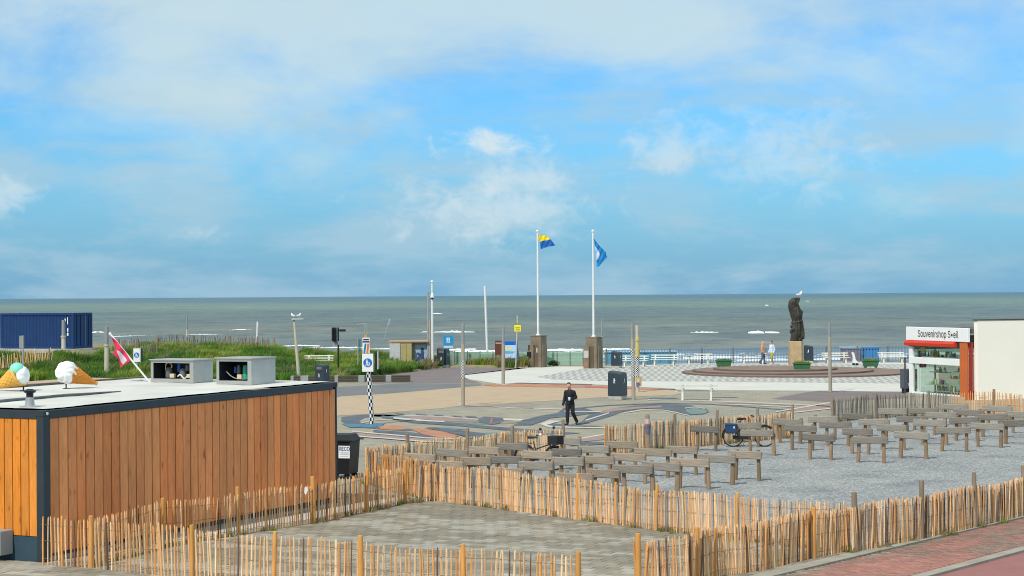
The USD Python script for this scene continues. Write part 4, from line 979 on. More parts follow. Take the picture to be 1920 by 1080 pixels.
# ------------------------------------------------------------------ timber hurdles on the gravel
beam_ms = [mat('weathered_beam_' + k, c, 0.25, 2.0, 0.9, bump=0.3, bscale=12, stretch=(1.2, 9, 9), rand=0.16, detail=7) for k, c in (('grey', (0.235, 0.212, 0.178)), ('tan', (0.285, 0.232, 0.175)), ('dark', (0.17, 0.155, 0.135)))]
leg_m = mat('hurdle_post', (0.25, 0.17, 0.105), 0.3, 2.0, 0.85, bump=0.3, stretch=(9, 9, 1.0), rand=0.2, detail=7)
HR = -26.5                                        # the direction of the beams
def hurdle(name_label, loc, rz, k, seed, group):
    r = random.Random(seed)
    t = thing('timber_hurdle', name_label, 'hurdle', loc, rz, group)
    hb = 0.225
    b = MB().bbox((0, -0.045, 0.86 - hb / 2), (1.04, 0.10, hb), 0.018)
    v = b.v[0]; v += 0.007 * (meshkit.noise(v * 6 + seed)[:, None] - 0.5); v[:, 2] += v[:, 0] * r.uniform(-.045, .045); v[:, 1] += v[:, 0] * r.uniform(-.02, .02)
    b.build('beam', beam_ms[k], t)
    for x in (-0.30 + r.uniform(-.05, .05), 0.40 + r.uniform(-.04, .06)):
        lx, ly = r.uniform(-.06, .06), r.uniform(-.03, .03); rr = r.uniform(0.048, 0.06)
        MB().path([(x + lx, 0.055 + ly, -0.08), (x + lx * .5, 0.055 + ly * .5, 0.45), (x, 0.055, 0.845 + r.uniform(0, .05)), (x, 0.055, 0.90)], [rr * 1.08, rr * 1.03, rr, rr * 0.82], 9).build('leg', leg_m, t, smooth=45)
    return t
LEFT = [(717, 762, 854), (760, 818, 848), (823, 877, 840), (883, 935, 835), (938, 987, 828), (1042, 1090, 820), (1088, 1141, 832), (1140, 1195, 825), (1193, 1257, 838), (1253, 1305, 834), (982, 1038, 845), (1037, 1092, 838), (1092, 1152, 853), (1148, 1210, 847), (1208, 1275, 865), (1263, 1327, 856), (1312, 1377, 849), (1370, 1426, 843),
        (922, 978, 851), (865, 922, 856), (823, 868, 864), (920, 983, 874), (975, 1037, 865), (1037, 1095, 857), (1047, 1113, 883), (1102, 1162, 877), (1152, 1222, 869)]
RIGHT = [(1298, 1347, 796), (1393, 1447, 803), (1378, 1424, 790), (1453, 1503, 784), (1477, 1527, 795), (1510, 1562, 810), (1542, 1592, 788), (1520, 1568, 778), (1582, 1635, 801), (1580, 1635, 773), (1612, 1667, 782), (1645, 1700, 794), (1600, 1662, 815), (1652, 1696, 765), (1685, 1737, 777), (1680, 1740, 808), (1707, 1758, 763), (1715, 1772, 786), (1742, 1788, 771), (1760, 1815, 797),
         (1767, 1810, 756), (1782, 1833, 780), (1793, 1840, 765), (1825, 1878, 790), (1833, 1885, 774), (1847, 1895, 758), (1876, 1930, 785), (1890, 1942, 768)]
ORD = ['leftmost', 'second from left', 'third from left', 'fourth from left', 'fifth from left', 'sixth from left', 'seventh from left', 'eighth from left', 'ninth from left', 'tenth from left']
def rowlabels(lst, cluster):
    """Split a cluster into rows by how far down the picture the beam lies, and count along each row."""
    by = sorted(lst, key=lambda q: -q[2]); nrow = 4; out = {}; step = math.ceil(len(by) / nrow)
    names = ['front row', 'second row', 'third row', 'rear row']
    for r_ in range(nrow):
        for i, q in enumerate(sorted(by[r_ * step:(r_ + 1) * step])):
            out[q] = f'weathered timber hurdle, {ORD[i]} in the {names[r_]} of the {cluster} hurdle cluster'
    return out
lab = {**rowlabels(LEFT, 'left'), **rowlabels(RIGHT, 'right')}
special = {(1393, 1447, 803): 'pale grey timber hurdle standing in front of the bicycle with blue panniers', (1378, 1424, 790): 'weathered timber hurdle mostly hidden behind the bicycle with blue panniers', (1298, 1347, 796): 'blue grey timber hurdle by the tan fence left of the bicycle'}
protos = {}
hrng = random.Random(4)
for cl_, lst in (('left', LEFT), ('right', RIGHT)):
    for q in lst:
        x0, x1, yt = q
        mid = (x0 + x1) / 2
        p = G(mid, yt + 3, 0.86)
        k = hrng.choice([0, 0, 1, 1, 2] if cl_ == 'left' else [0, 0, 0, 2, 2])
        if q == (1047, 1113, 883): k = 1
        lb = special.get(q, lab[q]); gname = f'timber hurdles of the {cl_} cluster'
        key = (k, hrng.randrange(4)); rz = HR + hrng.uniform(-5, 5)
        kk = p[1] / FPX; plen = (x1 - x0) * kk
        ux = plen / (math.cos(math.radians(HR)) + abs(mid - 960) / FPX * math.sin(math.radians(HR)) * (1 if mid > 960 else -1))
        s = min(1.12, max(0.84, ux / 1.04))
        if key not in protos:
            protos[key] = hurdle(lb, (p[0], p[1], 0.012), rz, k, key[0] * 7 + key[1] + 3, gname)
        else:
            copy(protos[key], lb, (p[0], p[1], 0.012), rz, gname, (s, 1, hrng.uniform(0.96, 1.04)))

# ------------------------------------------------------------------ bicycles
def ring(R, r, n=28, m=8):
    return trimesh.creation.torus(R, r, major_sections=n, minor_sections=m)
def standing(tm_):
    """Turn a ring lying in xy so that it stands in the xz plane."""
    v = np.array(tm_.vertices); return trimesh.Trimesh(v[:, [0, 2, 1]] * [1, 1, 1], tm_.faces[:, ::-1])
frame_m = mat('black_bike_frame', (0.025, 0.03, 0.04), 0.1, 4, 0.35, spec=0.5)
chrome_m = mat('silver_bike_parts', (0.50, 0.50, 0.48), 0.1, 8, 0.3, metal=0.7)
def bicycle(label, loc, rz, panniers, basket):
    t = thing('bicycle', label, 'bicycle', loc, rz)
    R = 0.345
    for x in (-0.54, 0.56):
        wl = MB().tm(standing(ring(R, 0.022)), (x, 0, R + .02)).build('wheel', black_rubber, t, smooth=60)
        MB().tm(standing(ring(R - 0.03, 0.012, 28, 6)), (x, 0, R + .02)).build('rim', chrome_m, wl, smooth=60)
        s = MB()
        for k in range(16):
            a = 2 * math.pi * k / 16; s.tube((x, 0.02 * (-1) ** k, R + .02), (x + (R - .03) * math.cos(a), 0, R + .02 + (R - .03) * math.sin(a)), 0.0022, n=3)
        s.build('spokes', chrome_m, wl)
        MB().path([(x, -0.045, R + .02), (x, 0.045, R + .02)], 0.03, 10).build('hub', chrome_m, wl)
        mg = MB(); a0, a1 = (0.3, 3.3) if x < 0 else (0.55, 2.7)
        pts = [(x + (R + .045) * math.cos(a), 0, R + .02 + (R + .045) * math.sin(a)) for a in np.linspace(a0, a1, 14)]
        mg.path(pts, 0.022, 6).build('mudguard', black_paint, t)
    bb = (-0.06, 0, 0.31); seat = (-0.22, 0, 0.86); head = (0.36, 0, 0.86); hl = (0.41, 0, 0.68); ra = (-0.54, 0, R + .02); fa = (0.56, 0, R + .02)
    f = MB(); f.tube(bb, seat, 0.019).tube(bb, hl, 0.026).tube((-0.15, 0, 0.62), (0.38, 0, 0.79), 0.02).tube(head, hl, 0.026)
    for sy in (-0.05, 0.05):
        f.tube(bb, (ra[0], sy, ra[2]), 0.012).tube((-0.17, 0, 0.70), (ra[0], sy, ra[2]), 0.011)
    f.build('frame', frame_m, t)
    f = MB()
    for sy in (-0.05, 0.05):
        f.path([(hl[0], sy, hl[2] - .02), (0.46, sy, 0.5), (fa[0], sy, fa[2])], 0.013, 7)
    f.build('fork', frame_m, t)
    MB().tube((0.355, 0, 0.86), (0.31, 0, 1.10), 0.016).path([(0.13, -0.31, 1.08), (0.24, -0.26, 1.12), (0.31, -0.1, 1.12), (0.31, 0.1, 1.12), (0.24, 0.26, 1.12), (0.13, 0.31, 1.08)], 0.013, 7).build('handlebar', chrome_m, t)
    MB().tube((0.17, -0.295, 1.095), (0.08, -0.335, 1.065), 0.02).tube((0.17, 0.295, 1.095), (0.08, 0.335, 1.065), 0.02).build('grips', black_rubber, t)
    MB().tube(seat, (-0.245, 0, 0.95), 0.014).build('seat_post', chrome_m, t)
    sd = limbs([[((-0.36, -.06, .985), .05), ((-0.36, .06, .985), .05), ((-.1, 0, .985), .028), ((-0.36, -.06, .985), .05)]], 0.03, 3)
    MB().tm(sd).build('saddle', black_paint, t, smooth=True)
    MB().tm(standing(ring(0.085, 0.008, 20, 5)), (bb[0], -0.05, bb[2])).build('chainring', chrome_m, t)
    MB().tube((bb[0], -0.06, bb[2]), (bb[0] + .13, -0.08, bb[2] - .10), 0.012).tube((bb[0], 0.06, bb[2]), (bb[0] - .13, 0.08, bb[2] + .10), 0.012).box((bb[0] + .13, -0.12, bb[2] - .10), (0.09, 0.08, 0.02)).box((bb[0] - .13, 0.12, bb[2] + .10), (0.09, 0.08, 0.02)).build('crank', black_paint, t)
    MB().bbox((-0.30, -0.065, 0.335), (0.52, 0.02, 0.12), 0.02).build('chain_guard', black_paint, t)
    cr = MB()
    for sy in (-0.07, 0.07):
        cr.tube((-0.80, sy, 0.79), (-0.24, sy, 0.80), 0.008).tube((-0.60, sy, 0.79), (-0.54, sy * 1.1, 0.36), 0.007)
    for x in (-0.78, -0.66, -0.54, -0.42):
        cr.tube((x, -0.07, 0.792), (x, 0.07, 0.792), 0.006)
    cr.build('carrier', black_paint, t)
    MB().tube((-.08, .04, .3), (-.2, .2, .02), 0.011).build('kickstand', chrome_m, t)
    MB().bbox((0.52, 0, 0.80), (0.09, 0.07, 0.07), 0.02).build('headlight', chrome_m, t)
    if panniers:
        pm = mat('blue_pannier', (0.010, 0.045, 0.12), 0.15, 5, 0.5, spec=0.5)
        for sy in (-0.145, 0.145):
            pn = MB().bbox((-0.62, sy, 0.645), (0.40, 0.14, 0.33), 0.035).build('pannier', pm, t)
            MB().bbox((-0.62, sy * 1.04, 0.80), (0.42, 0.165, 0.06), 0.02).build('flap', pm, pn)
            MB().box((-0.52, sy * 1.52, 0.70), (0.045, 0.006, 0.07)).build('reflector', white_paint, pn)
    if basket:
        MB().prism([(0.42, -0.2), (0.76, -0.2), (0.76, 0.2), (0.42, 0.2)], 0.80, 1.06).build('basket', mat('black_basket', (0.02, 0.02, 0.022), 0.3, 30, 0.8, bump=0.5, bscale=60), t)
        MB().path([(0.3, -.3, 1.12), (.28, -.36, 1.28)], 0.006).path([(0.3, .3, 1.12), (.28, .36, 1.28)], 0.006).tm(trimesh.creation.icosphere(2, 0.045), (.28, -.38, 1.28)).tm(trimesh.creation.icosphere(2, 0.045), (.28, .38, 1.28)).build('mirrors', black_paint, t)
    return t
c = G(1404, 838.5)
bicycle('black bicycle with blue panniers parked side on behind a hurdle', (c[0], c[1], 0.012), -4, True, False)
c = G(1012, 881)
bicycle('black bicycle with front basket hidden among the left hurdles', (c[0], c[1], 0.012), -34, False, True)

# ------------------------------------------------------------------ waste bins
def pedestrian(mb, o, r, n, s, t=0.004):
    """A walking figure as flat shapes, s tall."""
    mb.frame(o, r, n, [Point(0, 0.90 * s).buffer(0.08 * s, 6), [(-.1 * s, .45 * s), (.1 * s, .45 * s), (.13 * s, .8 * s), (-.11 * s, .8 * s)], [(-.1 * s, .46 * s), (.0, .46 * s), (-.12 * s, 0), (-.22 * s, 0)], [(.0, .46 * s), (.1 * s, .46 * s), (.22 * s, .05 * s), (.12 * s, 0)], [(.1 * s, .76 * s), (.16 * s, .72 * s), (.24 * s, .45 * s), (.18 * s, .44 * s)]], t)
def waste_bin(label, loc, rz, slot, s=1.0):
    t = thing('waste_bin', label, 'bin', loc, rz, 'dark blue waste bins on concrete feet', sc=(s, s, s))
    b = MB(); v = []
    # x to the right along the wide face (front is -y); the lid slopes down towards the front
    W2, D2 = 0.38, 0.37
    prof = [(-W2, 1.50), (W2, 1.44)]
    pts = []
    for (x, y) in ((-W2, -D2), (W2, -D2), (W2, D2), (-W2, D2)):
        top = 1.49 if x < 0 else 1.40
        pts += [(x, y, 0.22), (x * (0.97 if top > 1 else 1), y * 0.97, top - 0.10), (x * 0.86, y * 0.9, top)]
    h = trimesh.convex.convex_hull(np.array(pts)); b.tm(h)
    bd_ = b.build('body', dark_steel, t)
    MB().bbox((0, 0, 0.115), (0.74, 0.70, 0.23), 0.02).build('foot', concrete, t)
    if slot:
        MB().box((0.0, -D2 - 0.001, 1.20), (0.42, 0.02, 0.18)).build('slot', mat('grey_slot', (0.14, 0.13, 0.13), 0.1, 5, 0.6), t)
        MB().box((0.0, -D2 - 0.004, 0.97), (0.5, 0.014, 0.03)).build('slot_lip', black_paint, t)
    for o, r_, n_ in (((-0.02, -D2 - 0.002, 0.86 if not slot else 0.55), (1, 0, 0), (0, -1, 0)), ((W2 + 0.002, -0.02, 0.86), (0, 1, 0), (1, 0, 0))):
        lg = MB(); pedestrian(lg, o, r_, n_, 0.27); lg.build('white_logo', white_paint, t)
    return t
c = G(1159, 750.5); wb = waste_bin('dark blue waste bin on the square right of the walking man', (c[0], c[1] + .45, 0), -27, False, 1.0)
c = G(603, 722); waste_bin('dark waste bin standing in front of the low timber wall', (c[0], c[1] + .4, 0), -30, True, 0.86)
c = G(831, 689.5); waste_bin('dark waste bin between the white camera mast and the grass', (c[0], c[1] + .4, 0), -22, True, 1.0)
c = G(1157, 690.5); waste_bin('dark waste bin by the blue railing beside the right pillar', (c[0], c[1] + .4, 0), -27, False, 0.84)
c = G(1513, 681.5); waste_bin('dark waste bin half hidden behind the statue plinth', (c[0] + 0.2, c[1] + .4, 0), -10, False, 0.95)

# wheeled container
c = G(650, 899)
t = thing('waste_container', 'black wheeled waste container with white RECO plate beside the kiosk', 'waste container', (c[0] - .06, c[1] + .5, 0), -14, sc=(.94, .94, .96))
def taper(x0, x1, y0, y1, z0, z1, k=0.88):
    cx, cy = (x0 + x1) / 2, (y0 + y1) / 2
    q = [(x0, y0), (x1, y0), (x1, y1), (x0, y1)]
    return trimesh.convex.convex_hull(np.array([((x - cx) * k + cx, (y - cy) * k + cy, z0) for x, y in q] + [(x, y, z1) for x, y in q]))
bin_black = mat('bin_black_plastic', (0.008, 0.008, 0.009), .2, 8, .5)
MB().tm(taper(-0.62, 0.30, -0.5, 0.5, 0.15, 1.16)).build('body', bin_black, t)
MB().tm(trimesh.convex.convex_hull(np.array([(-.65, -.54, 1.16), (.33, -.54, 1.16), (.33, .54, 1.16), (-.65, .54, 1.16), (-.6, -.36, 1.36), (.22, -.36, 1.36), (.22, .4, 1.36), (-.6, .4, 1.36), (.33, -.54, 1.20), (-.65, -.54, 1.20)]))).build('lid', bin_black, t)
MB().tube((0.33, -0.45, 1.18), (0.44, -0.45, 1.18), 0.022).tube((0.33, 0.45, 1.18), (0.44, 0.45, 1.18), 0.022).build('lifting_pin', black_paint, t)
pl = MB().box((0.11, -0.488, 0.84), (0.37, 0.012, 0.38)).build('sign_plate', white_paint, t)
MB().text('RECO', 0.118, (-0.06, -0.4955, 0.88), (1, 0, 0), (0, -1, 0), 0.003, 0.80, True).build('lettering', mat('deep_blue_print', (0.02, 0.03, 0.22), 0.05, 2, 0.6), pl)
MB().box((0.12, -0.4955, 0.815), (0.28, 0.003, 0.022)).box((0.12, -0.4955, 0.76), (0.28, 0.003, 0.014)).box((0.1, -0.4955, 0.70), (0.26, 0.003, 0.012)).build('fine_print', mat('grey_blue_print', (0.25, 0.28, 0.4), 0.05, 2, 0.6), pl)
for x in (-0.45, 0.15):
    for y in (-0.36, 0.36):
        MB().path([(x, y - .03, 0.09), (x, y + .03, 0.09)], 0.09, 14).build('wheel', black_rubber, t)

# ------------------------------------------------------------------ benches
bench_m = mat('white_bench', (0.62, 0.61, 0.54), 0.06, 3, 0.6, rand=0.05)
def bench(label, loc, rz):
    """Seat looks towards -y."""
    t = thing('bench', label, 'bench', loc, rz, 'white slatted benches on the square')
    for x in (-0.72, 0.72):
        b = MB(); b.frame((x - 0.05, 0, 0), (0, -1, 0), (1, 0, 0), [[(-.30, 0), (-.18, 0), (-.15, .20), (.12, .34), (.36, .36), (.36, .42), (-.10, .42), (-.20, .82), (-.27, .82), (-.22, .42), (-.26, .22)], [(.22, 0), (.33, 0), (.30, .36), (.20, .36)]], 0.10)
        b.build('leg', bench_m, t)
    for y, z in ((-0.34, 0.44), (-0.20, 0.44), (-0.06, 0.44)):
        MB().bbox((0, y, z), (2.1, 0.125, 0.04), 0.008).build('seat_slat', bench_m, t)
    for y, z in ((0.13, 0.585), (0.195, 0.765)):
        MB().bbox((0, y, z), (2.1, 0.035, 0.085), 0.008).build('back_slat', bench_m, t)
    return t
bench0 = bench('white slatted bench seen from behind, nearest to the gravel yard', (*G(1306, 750.5), 0), 176)
for px, py, rz, lb in ((1190, 687, -16, 'white bench partly behind the two yellow banded poles'), (1246, 685, -14, 'white bench by the railing right of the yellow banded poles'), (1310, 683, -8, 'white bench by the railing behind the left end of the platform'),
                       (1412, 681.5, -4, 'white bench behind the two walking people'), (1567, 681, 8, 'white bench right of the thin pole behind the platform'), (1672, 680, 6, 'white bench at the far right left of the souvenir shop')):
    copy(bench0, lb, (*G(px, py), 0), rz)
c = G(590, 673.5, 0.3)
copy(bench0, 'white bench in the dune grass left of the traffic light', (at(598, 668, 135)[0], 135, 0.35), 4)

# ------------------------------------------------------------------ round platform, statue, planters
plat_m = mat('red_brown_brick', (0.215, 0.15, 0.118), 0.16, 0.8, 0.9, world=True, detail=7)
platc = G(1494, 699)
t = thing('round_platform', 'round red brown brick platform with low steps under the statue', 'platform', (platc[0], platc[1], 0))
def disc(r, z0, z1, dx=0, dy=0, n=72):
    return [(r * math.cos(a) + dx, r * math.sin(a) + dy) for a in np.linspace(0, 2 * math.pi, n, endpoint=False)], z0, z1
edge_m = mat('dark_step_edge', (0.15, 0.105, 0.085), 0.15, 1, 0.9, world=True)
for r_, z0, z1, dx, dy in ((7.75, 0.0, 0.10, 0, 0), (6.1, 0.10, 0.20, -0.9, 0.5), (4.2, 0.20, 0.30, -1.3, 1.2)):
    st_ = MB().prism(*disc(r_, z0, z1, dx, dy)).build('step', plat_m, t)
    ou, inn = Polygon(disc(r_ + 0.012, 0, 0, dx, dy)[0]), Polygon(disc(r_ - 0.14, 0, 0, dx, dy)[0])
    MB().prism(ou.difference(inn), z0 + 0.01 if z0 > 0 else 0.012, z1 + 0.006).build('step_edge', edge_m, st_)
SD = 133.0
sx, _ = at(1493, 640, SD)
t = thing('statue', 'dark bronze draped figure on a pale stone plinth', 'statue', (sx, SD, 0.30), 0)
pl_m = mat('ochre_stone', (0.42, 0.31, 0.17), 0.2, 2.2, 0.85, bump=0.2, detail=7)
pm = MB()
pm.tm(trimesh.convex.convex_hull(np.array([(0.56 * k * math.cos(a), 0.56 * k * math.sin(a), z) for z, k in ((0.02, 1.06), (1.66, 1.0), (1.7, 0.95)) for a in np.radians([20, 100, 160, 215, 300])])))
pm.build('plinth', pl_m, t)
bz = mat('dark_bronze', (0.050, 0.046, 0.036), 0.5, 2.6, 0.6, metal=0.25, bump=0.35, bscale=9, detail=7)
body = limbs([[((-.2, 0, 1.75), .24), ((.0, 0, 2.2), .36), ((.05, 0, 2.7), .37), ((.04, 0, 3.1), .30), ((.08, 0, 3.55), .34), ((-.02, 0, 3.95), .28)],
              [((.22, 0, 1.78), .2), ((.38, 0, 2.15), .19), ((.38, 0, 2.75), .16), ((.3, 0, 3.2), .16), ((.3, .02, 3.75), .19)],
              [((-.32, 0, 4.5), .17), ((-.34, 0, 4.2), .2), ((-.24, 0, 3.7), .2), ((-.14, -.05, 3.2), .16)],
              [((-.12, -.05, 4.2), .2), ((-.14, -.1, 4.5), .19), ((-.2, 0, 4.62), .16)],
              [((.22, .0, 3.85), .16), ((.02, -.12, 4.35), .11), ((.2, -.1, 4.72), .085), ((-.08, -.15, 4.7), .1)],
              [((-.28, -.1, 3.0), .1), ((.1, -.3, 3.05), .08), ((.36, -.1, 3.15), .09)],
              [((-.25, -.05, 2.75), .16), ((.15, -.25, 2.85), .1)], [((-.3, 0, 2.35), .16), ((-.2, -.2, 2.55), .16)], [((.42, -.05, 1.95), .14), ((.44, -.05, 2.3), .13)]], 0.06, 6)
v = np.array(body.vertices); ang = np.arctan2(v[:, 1], v[:, 0])
v[:, :2] *= (1 + 0.07 * np.sin(ang * 9 + v[:, 2] * 1.5) + 0.12 * (meshkit.fbm(v * 4, 3) - 0.5))[:, None]
MB().add(v, body.faces).build('figure', bz, t, smooth=True)
ztop = 0.41 + 4.86
# gull on the statue and on the lamp
def gull(label, loc, rz, s=1.0):
    t = thing('seagull', label, 'seagull', loc, rz, sc=(s, s, s))
    bd_ = limbs([[((-.17, 0, .16), .022), ((-.06, 0, .17), .065), ((.07, 0, .19), .075), ((.14, 0, .26), .042), ((.16, 0, .32), .045)]], 0.025, 5)
    MB().tm(bd_).build('body', mat('gull_white', (0.78, 0.79, 0.80), 0.03, 3, 0.6), t, smooth=True)
    MB().tube((.19, 0, .315), (.25, 0, .30), .014, .005, 6).build('beak', mat('gull_beak', (0.6, 0.35, 0.04), 0.1, 3, 0.5), t)
    MB().tm(trimesh.convex.convex_hull(np.array([(-.26, .0, .17), (.05, .078, .2), (.05, -.078, .2), (-.06, .07, .23), (-.06, -.07, .23), (.02, 0, .25)]))).build('wings', mat('gull_grey', (0.34, 0.36, 0.40), 0.05, 3, 0.6), t)
    MB().tube((0.02, .03, 0), (0.02, .03, .13), .007).tube((0.02, -.03, 0), (0.02, -.03, .13), .007).build('legs', mat('gull_leg', (0.5, 0.25, 0.12), 0.1, 3, 0.6), t)
    return t
zt_ = float(v[:, 2].max()); tip = v[np.argmax(v[:, 2])]
g0 = gull('white seagull perched on top of the statue', (sx + float(tip[0]), SD + float(tip[1]), 0.30 + zt_ - 0.02), 20, 1.35)
# planters
green_m = mat('green_planter', (0.045, 0.14, 0.06), 0.12, 3, 0.55)
soil_m = mat('planter_soil', (0.05, 0.04, 0.03), 0.2, 9, 0.95)
def planter(label, px, py, z, seed, flowers):
    c = G(px, py, z)
    t = thing('planter', label, 'planter', (c[0], c[1] + .35, z), 0, 'green planters on the round platform')
    b = MB().tm(taper(-.55, .55, -.38, .38, 0.08, 0.52, 0.84)); b.build('tub', green_m, t)
    b = MB()
    for y in (-.385, .385):
        b.box((0, y, .50), (1.16, .05, .07))
    for x in (-.555, .555):
        b.box((x, 0, .50), (.05, .72, .07))
    b.build('rim', green_m, t)
    for x in (-.36, .36):
        MB().box((x, 0, .04), (.1, .55, .1)).build('foot', black_paint, t)
    MB().box((0, 0, .49), (1.06, .7, .03)).build('soil', soil_m, t)
    r = random.Random(seed); g = MB(); fl = MB()
    for _ in range(160):
        x, y = r.uniform(-.5, .5), r.uniform(-.32, .32); h = r.uniform(.06, .2); a = r.uniform(0, 6.28)
        s = np.array([math.cos(a), math.sin(a), 0]) * .03; p0 = np.array([x, y, .5]); tt = p0 + [r.uniform(-.06, .06), r.uniform(-.06, .06), h]
        g.add([p0 - s, p0 + s, tt], [[0, 1, 2]])
        if flowers and r.random() < .35:
            fl.add([tt - s, tt + s, tt + [0, -.02, .05]], [[0, 1, 2]])
    g.build('leaves', grass_ms[0], t, kind='stuff')
    if flowers:
        fl.build('flowers', mat('yellow_flowers', (0.55, 0.40, 0.05), 0.2, 9, 0.7), t, kind='stuff')
planter('green planter at the left rear of the platform', 1358, 689.5, 0.10, 1, False)
planter('green planter with yellow flowers before the statue plinth', 1505, 695.5, 0.20, 2, True)
planter('green planter with low plants right of the statue', 1634, 689.5, 0.10, 3, True)
# white pushchair
c = G(1601, 685)
t = thing('pushchair', 'small white pushchair with black wheels beside the platform', 'pushchair', (c[0], c[1], 0), 0)
MB().frame((-.12, .14, 0), (1, 0, 0), (0, -1, 0), [[(.02, .22), (.25, .16), (.38, .22), (.22, .48), (.12, .95), (-.02, 1.0), (-.03, .9), (.06, .6)]], 0.28).build('seat', white_paint, t)
MB().tube((-.12, -.05, .95), (.22, -.05, .12), .018).tube((-.12, .05, .95), (.22, .05, .12), .018).tube((.0, -.1, .08), (.3, -.1, .3), .016).tube((.0, .1, .08), (.3, .1, .3), .016).tube((-.13, -.16, .96), (-.13, .16, .96), .018).build('frame', white_paint, t)
for x, y in ((-.02, -.16), (-.02, .16), (.24, -.16), (.24, .16)):
    MB().path([(x, y - .025, .085), (x, y + .025, .085)], .085, 12).build('wheel', black_rubber, t)

# ------------------------------------------------------------------ railing at the edge
rail_m = mat('blue_railing', (0.09, 0.22, 0.37), 0.12, 4, 0.5)
railpost_m = mat('grey_railing_post', (0.12, 0.13, 0.14), 0.15, 4, 0.6)
ra, rb = np.array(G(1137, 685.0)), np.array(G(1722, 677.5))
t = thing('railing', 'long blue barred railing at the edge above the beach', 'railing', (ra[0], ra[1], 0))
dr = rb - ra; LR = np.linalg.norm(dr); dr /= LR
n_ = 206
for i in range(n_):
    c = dr * (LR * (i + .5) / n_)
    MB().box((c[0], c[1], 0.62), (0.042, 0.02, 1.04), math.degrees(math.atan2(dr[1], dr[0]))).build('bar', rail_m, t)
for z in (0.1, 1.14):
    MB().box((*(dr * LR / 2), z), (LR, 0.05, 0.04), math.degrees(math.atan2(dr[1], dr[0]))).build('rail', rail_m, t)
for i in range(11):
    c = dr * LR * i / 10
    MB().bbox((c[0], c[1], 0.62), (0.10, 0.10, 1.26), 0.015).build('post', railpost_m, t)
# low concrete upstand under the railing left part, glass windscreen
ga, gb = np.array(G(838, 690.0)), np.array(G(1097, 690.0))
ga[1] += 3.6; gb[1] += 3.6; ga[0] -= .5
t = thing('glass_screen', 'pale green glass windscreen with grey posts behind the pillars', 'windscreen', (ga[0], ga[1], 0))
dg = gb - ga; LG = np.linalg.norm(dg); dg /= LG; n_ = 11; ag = math.degrees(math.atan2(dg[1], dg[0]))
gl = glass_mat('pale_green_glass', (0.62, 0.80, 0.70), body=0.5, bodycol=(0.36, 0.50, 0.40))
for i in range(n_):
    c = dg * (LG * (i + .5) / n_)
    MB().box((c[0], c[1], 0.60), (LG / n_ - 0.10, 0.012, 1.0), ag).build('pane', gl, t)
for i in range(n_ + 1):
    c = dg * LG * i / n_
    MB().box((c[0], c[1], 0.58), (0.07, 0.07, 1.16), ag).build('post', railpost_m, t)
# beach cabins below, seen through the railing
def cabin(label, px0, px1, pt, D, m1, m2, npan, dep=2.2, zb=-4.8):
    x0, zt = at(px0, pt, D); x1, _ = at(px1, pt, D)
    t = thing('beach_cabin', label, 'beach cabin', (x0, D, zb)); w_ = x1 - x0; h_ = zt - zb
    MB().box((w_ / 2, dep / 2, (h_ - .1) / 2), (w_, dep, h_ - .1)).build('wall', m1, t)
    for i in range(npan):
        MB().bbox((w_ * (i + .5) / npan, -.02, h_ - 1.1), (w_ / npan * .86, .04, 1.7), .01).build('panel', m2, t)
    MB().bbox((w_ / 2, dep / 2, h_ - .05), (w_ + .2, dep + .2, .1), .02).build('roof', m2 if npan < 3 else mat('pale_blue_roof', (0.35, 0.45, 0.5), 0.1, 2, 0.7), t)
    return t
cabin('turquoise beach cabin below the railing left end', 1136, 1268, 659, 152, mat('turquoise_wood', (0.07, 0.30, 0.32), 0.12, 3, 0.6), mat('light_blue_wood', (0.10, 0.30, 0.42), 0.12, 3, 0.6), 9)
cabin('red brown beach cabin below the railing right of the statue', 1584, 1613, 651.5, 152, mat('red_brown_wood', (0.24, 0.09, 0.055), 0.3, 6, 0.8), mat('brown_wood_panel', (0.28, 0.13, 0.09), 0.3, 6, 0.8), 3)
cabin('bright blue beach cabin below the railing behind the right planter', 1622, 1648, 651.5, 152, mat('bright_blue_wood', (0.02, 0.15, 0.42), 0.1, 3, 0.5), mat('blue_wood_panel', (0.03, 0.20, 0.50), 0.1, 3, 0.5), 2)

